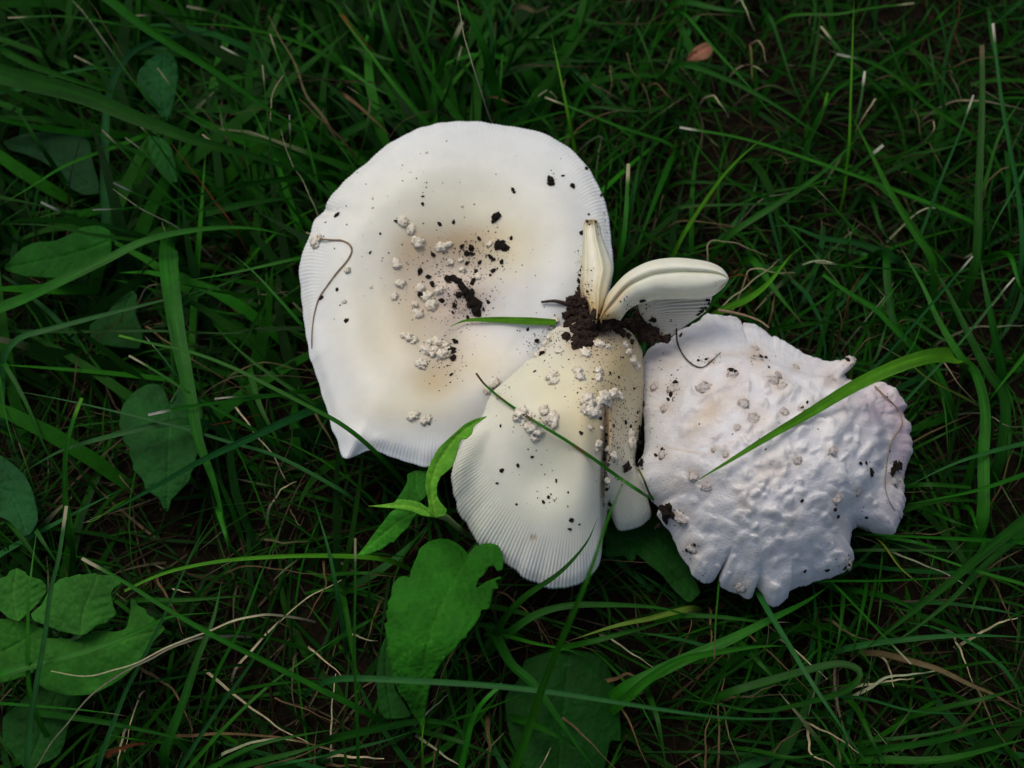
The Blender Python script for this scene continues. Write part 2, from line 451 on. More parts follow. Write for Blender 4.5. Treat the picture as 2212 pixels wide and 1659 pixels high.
def prof_D(r, th, zb, zc, vx, vy, idx):
    z = zb + (zc - zb) * (1 - r ** 2.3)
    up = smooth(-0.9, 0.3, th) * (1 - smooth(2.0, 2.6, th))
    k = 0.70 + 0.05 * np.sin(3 * th)
    z -= 0.0042 * up * smooth(k - 0.06, k + 0.06, r) * (1 - 0.7 * smooth(k + 0.05, 1.0, r))
    z -= 0.0016 * smooth(0.93, 1, r) ** 2
    return z
def disp_D(P, r, th, vx, vy):
    x = (vx - K['r3'][0]) * K['r3'][2]; y = (vy - K['r3'][1]) * K['r3'][2]
    h = np.zeros_like(x)
    w1 = np.array([noise.noise(Vector((a * .012, b * .012, 3.3))) for a, b in zip(x.ravel(), y.ravel())]).reshape(x.shape)
    w2 = np.array([noise.noise(Vector((a * .012, b * .012, 8.8))) for a, b in zip(x.ravel(), y.ravel())]).reshape(x.shape)
    w3 = np.array([noise.noise(Vector((a * .035, b * .035, 5.8))) for a, b in zip(x.ravel(), y.ravel())]).reshape(x.shape)
    xw = x + 18 * w1 + 9 * w3; yw = y + 18 * w2 - 9 * w3
    for a, b, s, q, an, el in LUMPS:
        u_ = (xw - a) * math.cos(an) + (yw - b) * math.sin(an); v_ = -(xw - a) * math.sin(an) + (yw - b) * math.cos(an)
        d = np.hypot(u_, v_ / el) / (s * 1.15)
        h += q * 0.0016 * np.exp(-(d * 1.25) ** 2.4) * (0.35 + s / 60)
    # bare hollow with a torn skin edge
    u = (x - 470) * 0.75 - (y - 640) * 0.66; v = (x - 470) * 0.66 + (y - 640) * 0.75
    h -= 0.0011 * smooth(1.15, 0.85, np.hypot(u / 230, v / 90))
    fade = smooth(1.0, 0.94, r)
    shp = P.shape[:2]
    f = np.array([fbm(Vector((p[0] * 220, p[1] * 220, 0.3)), 4) for p in P.reshape(-1, 3)]).reshape(shp)
    f2 = np.array([noise.noise(Vector((p[0] * 70, p[1] * 70, 1.7))) for p in P.reshape(-1, 3)]).reshape(shp)
    P = P.copy()
    P[..., 2] += h * (0.35 + 0.65 * fade) + 0.00022 * f + 0.0010 * f2 * fade
    return P
mD = empty('mushroom', W(1680, 1000, 0.0))
tag(mD, 'white mold-covered lumpy mushroom cap with ragged torn rim and lilac edge', 'mushroom', 'dug up mushrooms')
random.seed(9)
spD = [(*cv('r3', 470, 620), 80, 26, -48, (.60, .48, .34), .75), (*cv('r3', 1370, 560), 55, 50, 30, (.66, .46, .54), .85), (*cv('r3', 1470, 820), 28, 110, 0, (.68, .50, .55), .8),
       (*cv('r3', 1380, 1120), 45, 50, 0, (.72, .62, .62), .5), (*cv('r3', 1100, 420), 50, 25, 20, (.66, .57, .55), .45), (*cv('r3', 330, 1000), 35, 12, -40, (.58, .50, .52), .5),
       (*cv('r3', 600, 310), 70, 8, 0, (.50, .40, .28), .35), (*cv('r3', 360, 810), 45, 3, 10, (.55, .40, .25), .5), (*cv('r3', 560, 780), 50, 3, -25, (.55, .40, .25), .35),
       (*cv('r3', 180, 330), 40, 50, 0, (.66, .62, .66), .5)]
for _ in range(26):
    x, y = random.uniform(200, 1400), random.uniform(200, 1400)
    spD.append((*cv('r3', x, y), random.uniform(18, 45), random.uniform(12, 30), random.uniform(0, 180), random.choice(((.72, .66, .60), (.70, .63, .63), (.66, .58, .48))), .5))
for x, y, s in WARTS_D:
    spD.append((*cv('r3', x, y), s * .6, s * .5, random.uniform(0, 180), (.58, .44, .30), .55))
for a, b, s_, q, an, el in LUMPS:
    spD.append((*cv('r3', a, b), s_ * .30, s_ * .30, 0, (.77, .745, .70), .6 * min(1, q)))
polar_cap('cap', D_OUT, (*cv('r3', 740, 880), .056), prof_D, M_MOLD, (.75, .75, .76), spD, 900, 150, lambda r: 0.0018 + 0.004 * (1 - r), mD,
          rimjit=lambda i, th: 0.011 * np.array([noise.noise(Vector((k * 0.16, 1.3, 0))) + 0.5 * noise.noise(Vector((k * 0.5, 5.3, 0))) for k in i]), disp=disp_D, rexp=0.85)
stalk('stipe', W(1650, 1010, -0.006), W(1645, 1000, 0.040), 0.009, 0.008, M_FLESH, mD, (.62, .58, .52), 1.5)

# --- the torn young mushroom: half a stem and half a cap
def sheet(name, E0, E1, zf, thick, mat, parent, colf, n=60, m=30, reg=True):
    """closed lens between two edge curves (vx, vy); zf(s, u) is the top height"""
    a, b = catmull(E0, n), catmull(E1, n)
    V, S = [], []
    for side in (0, 1):
        for i in range(n):
            s = i / (n - 1)
            for k in range(m):
                u = k / (m - 1)
                p = a[i] * (1 - u) + b[i] * u
                e = (4 * u * (1 - u)) ** 0.5
                en = min(1, 10 * s, 10 * (1 - s)) ** 0.5
                z = zf(s, u) - (thick * e * en + 0.0003) * side
                V.append(W(p[0], p[1], zf(s, u)) + Vector((0, 0, z - zf(s, u))))
                S.append((s, u))
    F = []
    for side in (0, 1):
        o = side * n * m
        for i in range(n - 1):
            for k in range(m - 1):
                q = [o + i * m + k, o + i * m + k + 1, o + (i + 1) * m + k + 1, o + (i + 1) * m + k]
                F.append(q if side == 0 else q[::-1])
    N = n * m
    rim = [i * m for i in range(n)] + [(n - 1) * m + k for k in range(1, m)] + [i * m + m - 1 for i in range(n - 2, -1, -1)] + [k for k in range(m - 2, 0, -1)]
    for i in range(len(rim)):
        x, y = rim[i], rim[(i + 1) % len(rim)]
        F.append([x, y, y + N, x + N])
    cols = np.array([colf(s, u) for s, u in S])
    o = mk(name, V, F, mat, parent, cols)
    if reg: register(V, F)
    return o
def mixc(a, b, t):
    t = min(1, max(0, t))
    return tuple(x * (1 - t) + y * t for x, y in zip(a, b))
def bump(x, c, s):
    return math.exp(-((x - c) / s) ** 2)
mC = empty('broken_mushroom', W(1300, 690, 0.0))
tag(mC, 'torn young mushroom split into an upright stem half and a curved cap half', 'mushroom', 'dug up mushrooms')
rows = [(130, 528, 645), (200, 510, 680), (300, 506, 700), (450, 500, 755), (600, 490, 808), (700, 485, 800), (800, 480, 772), (900, 500, 742), (1000, 560, 712), (1130, 605, 668)]
sheet('stem_half', pts('r4', [(xl, y) for y, xl, xr in rows]), pts('r4', [(xr, y) for y, xl, xr in rows]),
      lambda s, u: .0515 + .004 * s + .0035 * (4 * u * (1 - u)) ** .6 + .0008 * bump(u, .14, .06) + .0016 * bump(u, .66, .10) - .0010 * bump(u, .42, .16) + .0003 * noise.noise(Vector((u * 5, s * 3, 0))),
      .012, M_FLESH, mC,
      lambda s, u: mixc(mixc(mixc((.80, .79, .64), (.70, .68, .42), .8 * bump(u, .66, .07) + .5 * bump(u, .12, .06)), (.40, .30, .14), bump(s, 0, .06)), (.52, .39, .18), .9 * bump(s, .85, .25) * (1 - .6 * u) + .8 * bump(s, 1, .12) + .35 * bump(u, 0, .12)))
U = pts('r4', [(670, 1130), (735, 930), (830, 800), (950, 680), (1100, 590), (1250, 540), (1430, 520), (1600, 530), (1780, 560), (1900, 610), (1965, 670), (1995, 730)])
Lo = pts('r4', [(700, 1160), (800, 1145), (900, 1110), (985, 1000), (1080, 940), (1200, 910), (1290, 886), (1450, 890), (1600, 885), (1750, 875), (1880, 830), (1985, 760)])
sheet('cap_half', U, Lo,
      lambda s, u: .0555 - .004 * s + .0055 * (4 * u * (1 - u)) ** .55 - .0009 * bump(u, .36 + .06 * math.sin(4 * s), .05) * min(1, 6 * s) + .002 * bump(u, .2, .15) - .003 * bump(s, 0, .15),
      .009, M_FLESH, mC,
      lambda s, u: mixc(mixc((.80, .81, .66), (.66, .68, .44), .7 * bump(u, .37, .05) + .35 * bump(u, 1, .2)), (.46, .30, .10), 1.0 * bump(s, 0, .13) + .5 * bump(s, .22, .12) * bump(u, .4, .3)))
GI = pts('r4', [(1060, 955), (1080, 1060), (1120, 1130), (1190, 1220), (1300, 1300)])
GO = pts('r4', [(1826, 875), (1812, 965), (1750, 1070), (1600, 1170), (1400, 1310)])
def gz(s, u): return .0475 - .010 * s - .004 * u + .002 * math.sin(math.pi * u)
gf = sheet('gill_face', GI, GO, gz, .004, M_FLESH, mC, lambda s, u: mixc((.72, .69, .57), (.50, .44, .32), .5 * bump(u, 0, .3) + .4 * s), 40, 30)
ga, gb = catmull(GI, 30), catmull(GO, 30)
for g in range(1, 29, 2):
    s = g / 29
    V = []
    nn = 14
    for i in range(nn):
        u = .22 + .78 * i / (nn - 1)
        p = ga[g] * (1 - u) + gb[g] * u
        c = W(p[0], p[1], gz(s, u))
        d = (Vector((*(gb[g] - ga[g]), 0))).normalized()
        side = Vector((d.y, d.x, 0)).normalized() * 0.00012
        hgt = Vector((0, 0, 0.0010 * min(1, (u - .2) * 4)))
        V += [c - side - hgt * .3, c + hgt - side * .3, c + hgt + side * .3, c + side - hgt * .3]
    F = [[i * 4 + k, i * 4 + (k + 1) % 4, i * 4 + 4 + (k + 1) % 4, i * 4 + 4 + k] for i in range(nn - 1) for k in range(4)] + [[0, 1, 2, 3], [nn * 4 - 1, nn * 4 - 2, nn * 4 - 3, nn * 4 - 4]]
    mk('gill', V, F, M_FLESH, gf, np.tile((.80, .77, .62), (len(V), 1)), sm=False)

TREE = bvh()
def hit(vx, vy, fallback=0.03):
    d = ray(vx, vy)
    p, n, i, t = TREE.ray_cast(CAM, d)
    if p is None: return W(vx, vy, fallback), Vector((0, 0, 1)), False
    return p, (n if n.dot(d) < 0 else -n), True
MM = 0.0001446                                              # metres per reading pixel near the caps

# ------------------------------------------------------------------ lumps: warts and crumbs
import bmesh
def lump_mesh(name, mat, seed, sub, amp, freq, flat=0.6, dent=0.0, sm=True):
    bm = bmesh.new()
    bmesh.ops.create_icosphere(bm, subdivisions=sub, radius=1)
    for v in bm.verts:
        p = v.co.copy()
        q = p * freq + Vector((seed * 7.3, seed * 3.1, seed))
        r = 1 + amp * fbm(q, 3) + 0.25 * amp * noise.noise(q * 3)
        r -= dent * math.exp(-((p.x ** 2 + p.y ** 2) / 0.16)) * (p.z > 0)
        v.co = Vector((p.x * r, p.y * r, p.z * r * flat))
    me = bpy.data.meshes.new(name)
    bm.to_mesh(me); bm.free()
    if sm: me.polygons.foreach_set('use_smooth', np.ones(len(me.polygons), bool))
    me.materials.append(mat)
    return me
WART = [lump_mesh('wart', M_WART, i + 1, 3, .75, 2.3, .55, (.0, .55, .25, .7)[i % 4]) for i in range(8)]
WARTM = [lump_mesh('mold_wart', M_WARTD, i + 11, 3, .6, 1.9, .30, .35 if i % 2 else 0) for i in range(6)]
CRUMB = [lump_mesh('soil_crumb', M_CRUMB, i + 21, 2, .7, 1.5, .75, 0, False) for i in range(6)]
def quat_on(n, spin, lean=0.0):
    q = n.to_track_quat('Z', 'Y')
    return q @ Vector((0, 0, 1)).rotation_difference(Vector((0, 0, 1))) @ Matrix.Rotation(spin, 3, 'Z').to_quaternion()
def wart(x, y, rad, parent, meshes, name='wart', sink=.15):
    p, n, ok = hit(x, y)
    s = rad * MM
    n = (n + Vector((0, 0, .6))).normalized()
    put(name, random.choice(meshes), p + n * s * sink, (s * random.uniform(.85, 1.2), s * random.uniform(.75, 1.05), s * random.uniform(.8, 1.1)), quat_on(n, random.uniform(0, 6.3)), parent)
def crumb(x, y, rad, label, group, stretch=1.35):
    p, n, ok = hit(x, y)
    s = rad * MM
    o = put('soil_crumb', random.choice(CRUMB), p + n * s * .2, (s * random.uniform(.9, stretch), s * random.uniform(.65, .95), s * random.uniform(.6, .9)), quat_on(n, random.uniform(0, 6.3)))
    tag(o, label, 'soil', group)
random.seed(21)
for k, L, f in (('r1', [(760, 725, 38), (805, 775, 34), (850, 860, 42), (1000, 885, 34), (1045, 870, 28), (715, 995, 30), (735, 1120, 32), (700, 1200, 26), (1060, 982, 26), (1122, 968, 18), (865, 1150, 32),
                       (905, 1205, 46), (935, 1255, 40), (985, 1160, 32), (850, 1305, 32), (832, 1250, 28), (790, 1460, 30), (760, 1445, 22), (825, 1475, 26), (900, 1530, 36), (945, 1550, 40), (1000, 1570, 46),
                       (965, 1490, 34), (1015, 1505, 36), (1040, 1545, 30), (925, 1490, 26), (865, 1625, 36), (205, 850, 42), (385, 1230, 18), (1305, 865, 22), (405, 1035, 26), (1230, 1075, 26), (1130, 1030, 20),
                       (555, 1140, 10), (905, 290, 10), (1130, 630, 9), (565, 577, 10)], 1),
                ('r2', [(75, 580, 28), (140, 612, 26), (165, 598, 20), (550, 390, 34), (510, 430, 26), (575, 470, 18)], 1)):
    for x, y, r in L:
        wart(*cv(k, x, y), r / K[k][2] * .92, mA, WART)
for x, y, r in [(890, 350, 34), (905, 380, 26), (1040, 320, 26), (1055, 355, 28), (1160, 320, 26), (1160, 355, 24), (1085, 212, 30), (1165, 160, 30), (1215, 178, 20), (1318, 165, 24), (1335, 205, 26),
                (1360, 250, 28), (1385, 290, 26), (1100, 490, 44), (1090, 540, 40), (1130, 555, 42), (1165, 500, 36), (1195, 470, 40), (1240, 455, 36), (1285, 465, 30), (1215, 500, 26), (1150, 565, 26), (715, 560, 40), (690, 590, 30),
                (750, 590, 28), (845, 555, 36), (900, 600, 36), (860, 600, 28), (770, 640, 36), (805, 660, 36), (790, 705, 26), (1345, 695, 38), (1345, 740, 40), (935, 205, 18), (1160, 745, 20), (1215, 775, 16), (1250, 810, 22),
                (1215, 960, 20), (1150, 775, 16), (905, 25, 26), (885, 55, 18), (835, 200, 24), (850, 160, 22), (872, 120, 18), (800, 225, 18), (1110, 645, 12), (1180, 650, 10), (905, 1065, 10)]:
    wart(*cv('r2', x, y), r / K['r2'][2] * .92, mB, WART)
for x, y, r in WARTS_D:
    wart(*cv('r3', x, y), r / K['r3'][2] * .85, mD, WARTM, sink=.02)

for x, y, r in [(340, 685, 14), (1345, 695, 27), (1335, 715, 20), (1685, 465, 20), (1695, 490, 16), (1765, 437, 9), (1828, 500, 15), (1450, 525, 12), (1460, 540, 9), (1915, 390, 13), (985, 740, 11), (1075, 730, 10), (880, 567, 7), (612, 803, 7),
                (548, 922, 8), (240, 1208, 12), (340, 1155, 10), (398, 1352, 12), (1440, 832, 12), (1237, 832, 11), (1370, 870, 24), (1390, 890, 20), (1355, 860, 14), (1310, 950, 16), (1330, 965, 12), (1185, 890, 18), (1130, 880, 12), (1160, 925, 16), (1190, 930, 14), (1160, 990, 12),
                (1240, 985, 12), (1380, 980, 13), (1328, 1035, 14), (1308, 1065, 9), (1218, 1040, 12), (862, 1045, 16), (945, 935, 13), (1040, 1090, 24), (1075, 1085, 22), (1100, 1100, 24), (1130, 1135, 28), (1150, 1170, 26), (1180, 1195, 28), (1205, 1235, 34), (1215, 1280, 32), (1180, 1250, 22), (1235, 1250, 24),
                (1080, 1255, 16), (1070, 1300, 10), (997, 1225, 12), (1292, 1232, 10), (1110, 1190, 20), (915, 1075, 16), (940, 1120, 16), (1200, 1105, 18), (1165, 1330, 12), (1085, 1485, 17), (1062, 1540, 24), (1072, 1590, 18), (850, 870, 16), (718, 725, 12), (870, 1190, 20), (880, 615, 9), (1265, 1280, 9), (1545, 1405, 9), (1930, 680, 7), (1885, 795, 11), (2040, 620, 9), (2010, 560, 8), (1640, 1555, 14), (1600, 1480, 12), (1700, 1380, 12)]:
    crumb(*cv('r1', x, y), r * 1.2 / K['r1'][2], 'small black soil crumb lying on the large flat white cap', 'soil crumbs on the flat cap')
for x, y, r in [(1320, 880, 26), (1340, 885, 16), (1005, 1190, 15), (993, 1243, 9), (1050, 1215, 6), (590, 640, 9), (595, 900, 12), (690, 870, 10), (915, 960, 9), (570, 975, 7), (683, 1098, 7), (775, 820, 7), (840, 1085, 10), (985, 1028, 6), (870, 1055, 9),
                (1425, 510, 18), (1280, 355, 10), (970, 110, 24), (1210, 690, 12), (1170, 590, 14), (1210, 730, 10), (1195, 830, 12), (1205, 880, 12), (1210, 1010, 11), (1235, 1100, 16), (1222, 1140, 12), (830, 215, 14), (790, 320, 9), (300, 340, 10), (1320, 620, 12), (1350, 640, 11), (1250, 640, 9), (1390, 560, 11), (1400, 690, 22), (1395, 740, 20), (1400, 650, 14), (1060, 680, 12), (745, 630, 10), (790, 690, 12), (1305, 240, 8), (1230, 330, 8), (1370, 420, 10)]:
    crumb(*cv('r2', x, y), r / K['r2'][2], 'small dark soil crumb stuck to the cream domed cap', 'soil crumbs on the domed cap')
for x, y, r in [(595, 400, 18), (300, 460, 14), (280, 520, 14), (265, 545, 10), (265, 1120, 32), (250, 1150, 24), (290, 1140, 26), (270, 1095, 22), (1430, 890, 30), (1415, 910, 26), (1450, 880, 18), (1305, 920, 18), (1250, 872, 10), (1280, 870, 9), (950, 590, 10), (978, 560, 8), (950, 1065, 9), (965, 1425, 10),
                (1080, 1420, 11), (1190, 1390, 14), (1170, 1410, 12), (780, 380, 8), (740, 325, 11), (765, 330, 10), (705, 325, 9), (330, 215, 11), (420, 345, 8), (460, 340, 9), (130, 870, 16), (115, 880, 14), (200, 830, 10), (235, 800, 9), (360, 1320, 9), (400, 1290, 9), (380, 1330, 8), (1120, 1110, 10), (1135, 1145, 11), (1280, 1150, 10), (1185, 340, 14), (650, 555, 10), (645, 1520, 9), (1400, 810, 8), (210, 1195, 14), (1500, 560, 9), (1505, 720, 7)]:
    crumb(*cv('r3', x, y), r / K['r3'][2], 'small dark soil crumb on the mold-covered lumpy cap', 'soil crumbs on the moldy cap')
for x, y, r in [(1225, 1150, 30), (1205, 1155, 20), (1400, 1158, 17), (1110, 960, 24), (1720, 1050, 32), (1700, 1080, 24), (1780, 960, 24), (1680, 1095, 22), (1755, 1030, 22), (1790, 990, 16), (500, 265, 12), (480, 650, 14), (465, 760, 18), (455, 830, 18), (445, 880, 18), (470, 700, 12), (545, 870, 14), (545, 150, 13), (635, 160, 14), (575, 180, 12), (655, 205, 9), (1240, 990, 6), (1450, 1210, 12)]:
    crumb(*cv('r4', x, y), r / K['r4'][2], 'small dark soil crumb on the torn young mushroom', 'soil crumbs on the torn mushroom')

# specks too many to count: one object for each cap
def specks(name, label, items):
    V, F = [], []
    for x, y, r in items:
        p, n, ok = hit(x, y)
        if not ok: continue
        s = r * MM
        a = random.uniform(0, 6.3)
        t = n.orthogonal().normalized(); b = n.cross(t)
        i = len(V)
        for k in range(4):
            an = a + k * 1.57 + random.uniform(-.4, .4)
            V.append(p + (t * math.cos(an) + b * math.sin(an)) * s * random.uniform(.6, 1.4) - n * s * .2)
        V += [p + n * s * random.uniform(.4, .8)]
        F += [[i, i + 1, i + 4], [i + 1, i + 2, i + 4], [i + 2, i + 3, i + 4], [i + 3, i, i + 4], [i + 3, i + 2, i + 1, i]]
    o = mk(name, V, F, M_CRUMB, sm=False, origin=V[0])
    tag(o, label, 'soil', kind='stuff')
def cloud(k, L):
    out = []
    for x, y, sx, sy, n in L:
        for _ in range(n):
            q = cv(k, random.gauss(x, sx), random.gauss(y, sy))
            out.append((*q, random.choice((.8, 1, 1.2, 1.5, 1.8, 2.4, 3.0)) * .95))
    return out
specks('soil_specks', 'fine black soil specks scattered over the large flat cap',
       cloud('r1', [(1180, 930, 150, 70, 240), (1120, 1180, 110, 110, 320), (1000, 1560, 90, 70, 150), (960, 1100, 140, 150, 200), (1150, 1180, 50, 70, 200), (1300, 1000, 90, 90, 40), (1080, 900, 500, 350, 70), (1600, 1500, 60, 70, 60), (1700, 460, 25, 20, 14), (2030, 640, 14, 90, 30), (1870, 1050, 12, 90, 40), (800, 400, 130, 90, 20), (450, 1000, 160, 220, 25)])
       + cloud('r2', [(560, 420, 50, 40, 26), (300, 340, 40, 60, 20), (150, 610, 25, 20, 10)]))
specks('soil_specks', 'fine black soil specks scattered over the cream domed cap',
       cloud('r2', [(1250, 300, 110, 150, 300), (1290, 620, 80, 150, 330), (1150, 130, 160, 60, 240), (1205, 850, 12, 150, 160), (850, 170, 50, 50, 60), (1205, 900, 14, 140, 60), (1330, 820, 60, 80, 50), (780, 620, 70, 50, 40), (900, 900, 180, 200, 26), (860, 1070, 40, 25, 18), (1380, 640, 30, 120, 50), (1100, 350, 150, 130, 50)])
       + [(1090 + 14 * i + random.uniform(-4, 4), 1226 + 5.2 * i - (i > 8) * (i - 8) * 5.4 + random.uniform(-3, 3), random.uniform(.8, 1.6)) for i in range(15)])
specks('soil_specks', 'fine black soil specks scattered over the moldy cap',
       cloud('r3', [(290, 490, 20, 35, 60), (460, 340, 60, 14, 30), (720, 330, 45, 14, 24), (290, 1140, 35, 32, 70), (1430, 900, 30, 30, 70), (1280, 900, 35, 30, 14), (1120, 1090, 18, 40, 20), (380, 1310, 25, 18, 24), (1180, 1390, 25, 30, 30), (250, 400, 40, 15, 12), (800, 800, 280, 280, 40), (1180, 350, 40, 22, 30), (440, 1450, 30, 14, 14), (640, 1515, 30, 14, 14), (1270, 1140, 20, 20, 12), (1450, 560, 40, 40, 12), (230, 810, 18, 20, 16), (125, 870, 12, 22, 24)]))
specks('soil_specks', 'fine black soil specks on the torn young mushroom',
       cloud('r4', [(465, 760, 14, 110, 70), (590, 150, 40, 12, 20), (540, 850, 45, 130, 110), (520, 1300, 120, 90, 160), (1000, 1250, 120, 60, 90), (1000, 1050, 50, 60, 50), (1150, 1100, 90, 60, 26), (1870, 780, 30, 20, 6), (1740, 1030, 40, 50, 26), (680, 220, 8, 30, 8)]))

# soil clump where the pieces join
def clump():
    V, F = [], []
    for x, y, r in [(420, 960, 70), (385, 1020, 55), (480, 960, 60), (400, 1060, 60), (500, 1020, 70), (560, 1080, 75), (470, 1140, 75), (520, 1230, 85), (470, 1340, 65), (550, 1330, 60), (600, 1180, 60), (500, 1415, 42), (335, 1330, 38), (640, 1240, 45),
                    (800, 1190, 60), (870, 1215, 60), (720, 1200, 60), (990, 1190, 50), (1060, 1110, 45), (1020, 1230, 55), (1080, 1180, 50), (1160, 1240, 60), (1230, 1285, 52), (1300, 1325, 42), (1370, 1315, 30), (900, 1290, 42), (940, 1240, 45), (1010, 1040, 26), (1140, 1330, 55), (1200, 1370, 45), (1120, 1290, 50), (1350, 1350, 40), (330, 1110, 40), (960, 1320, 30), (1000, 1380, 26), (760, 1160, 42), (670, 1160, 36), (430, 1250, 55), (400, 1180, 50), (600, 1290, 50), (440, 1420, 45), (570, 1400, 40), (350, 1210, 42), (370, 960, 45), (540, 960, 45), (470, 900, 40), (620, 1110, 45), (850, 1260, 40), (1070, 1250, 48), (1180, 1300, 48), (1260, 1340, 40)]:
        r *= 1.1
        vx, vy = cv('r4', x, y)
        p, n, ok = hit(vx, vy, .040)
        s = r / K['r4'][2] * MM
        bm = bmesh.new()
        bmesh.ops.create_icosphere(bm, subdivisions=3, radius=1)
        sd_ = random.uniform(0, 50)
        bm.verts.index_update()
        off = len(V)
        for v in bm.verts:
            q = v.co * 1.4 + Vector((sd_, 0, 0))
            rr = 1 + .5 * fbm(q, 4) + .14 * noise.noise(q * 5)
            V.append(p + n * s * .1 + Vector((v.co.x * rr, v.co.y * rr, v.co.z * rr * .75)) * s)
        for f in bm.faces: F.append([off + v.index for v in f.verts])
        bm.free()
    o = mk('soil_clump', V, F, M_CLUMP, sm=False, origin=V[0])
    tag(o, 'dark brown soil clump wedged between the torn stem and the domed cap', 'soil')
clump()

# ------------------------------------------------------------------ rootlets, hairs
def tube(name, P, rad, mat, parent=None, m=6):
    P = catmull([tuple(p) for p in P], max(20, len(P) * 5))
    V, F = [], []
    n = len(P)
    for i in range(n):
        t = Vector(P[min(i + 1, n - 1)] - P[max(i - 1, 0)]).normalized()
        a = t.cross(Vector((0, 0, 1)))
        a = a.normalized() if a.length > 1e-4 else Vector((1, 0, 0))
        b = a.cross(t)
        s = i / (n - 1)
        r = rad * (1 - .5 * s) * (1 + .25 * noise.noise(Vector((i * .5, 0, rad * 1e4))))
        for k in range(m):
            an = 2 * math.pi * k / m
            V.append(Vector(P[i]) + a * (r * math.cos(an)) + b * (r * math.sin(an)))
    for i in range(n - 1):
        for k in range(m):
            F.append([i * m + k, i * m + (k + 1) % m, (i + 1) * m + (k + 1) % m, (i + 1) * m + k])
    F += [list(range(m))[::-1], list(range((n - 1) * m, n * m))]
    return mk(name, V, F, mat, parent, origin=None if parent else V[0])
def on(k, L, lift):
    out = []
    for x, y in L:
        p, n, ok = hit(*cv(k, x, y), .03)
        out.append(p + Vector((0, 0, lift)))
    return out
tag(tube('rootlet', on('r1', [(150, 800), (230, 835), (300, 845), (370, 848), (420, 875), (432, 920), (400, 980), (340, 1050), (280, 1130), (225, 1215), (195, 1320), (182, 1430), (180, 1530)], .0003), .00036, M_ROOT),
    'thin curved brown rootlet lying on the rim of the large flat cap', 'rootlet')
tag(tube('rootlet', on('r3', [(305, 185), (310, 260), (345, 330), (395, 375), (440, 385), (475, 360), (530, 310)], .0008), .0003, M_ROOTD),
    'dark hooked hair-like rootlet on the moldy cap beside the domed cap', 'rootlet')
tag(tube('rootlet', on('r3', [(1320, 480), (1380, 540), (1440, 600), (1462, 660), (1450, 700), (1410, 760), (1390, 830), (1378, 920), (1375, 1000), (1400, 1080), (1455, 1165)], .0008), .00026, M_ROOT),
    'long wavy brown hair-like rootlet on the lilac edge of the moldy cap', 'rootlet')
tag(tube('rootlet', on('r3', [(520, 90), (620, 108), (720, 140), (780, 180)], .0006), .0005, M_ROOT),
    'short tan straw stuck to the upper rim of the moldy cap', 'rootlet')
p, n, ok = hit(*cv('r4', 365, 1000))
q, n2, ok = hit(*cv('r4', 80, 988))
tag(tube('rootlet', [p, p * .5 + q * .5 + Vector((0, 0, .002)), q + Vector((0, 0, .001))], .0008, M_ROOTD),
    'dark pointed root spike sticking out of the soil clump', 'rootlet')

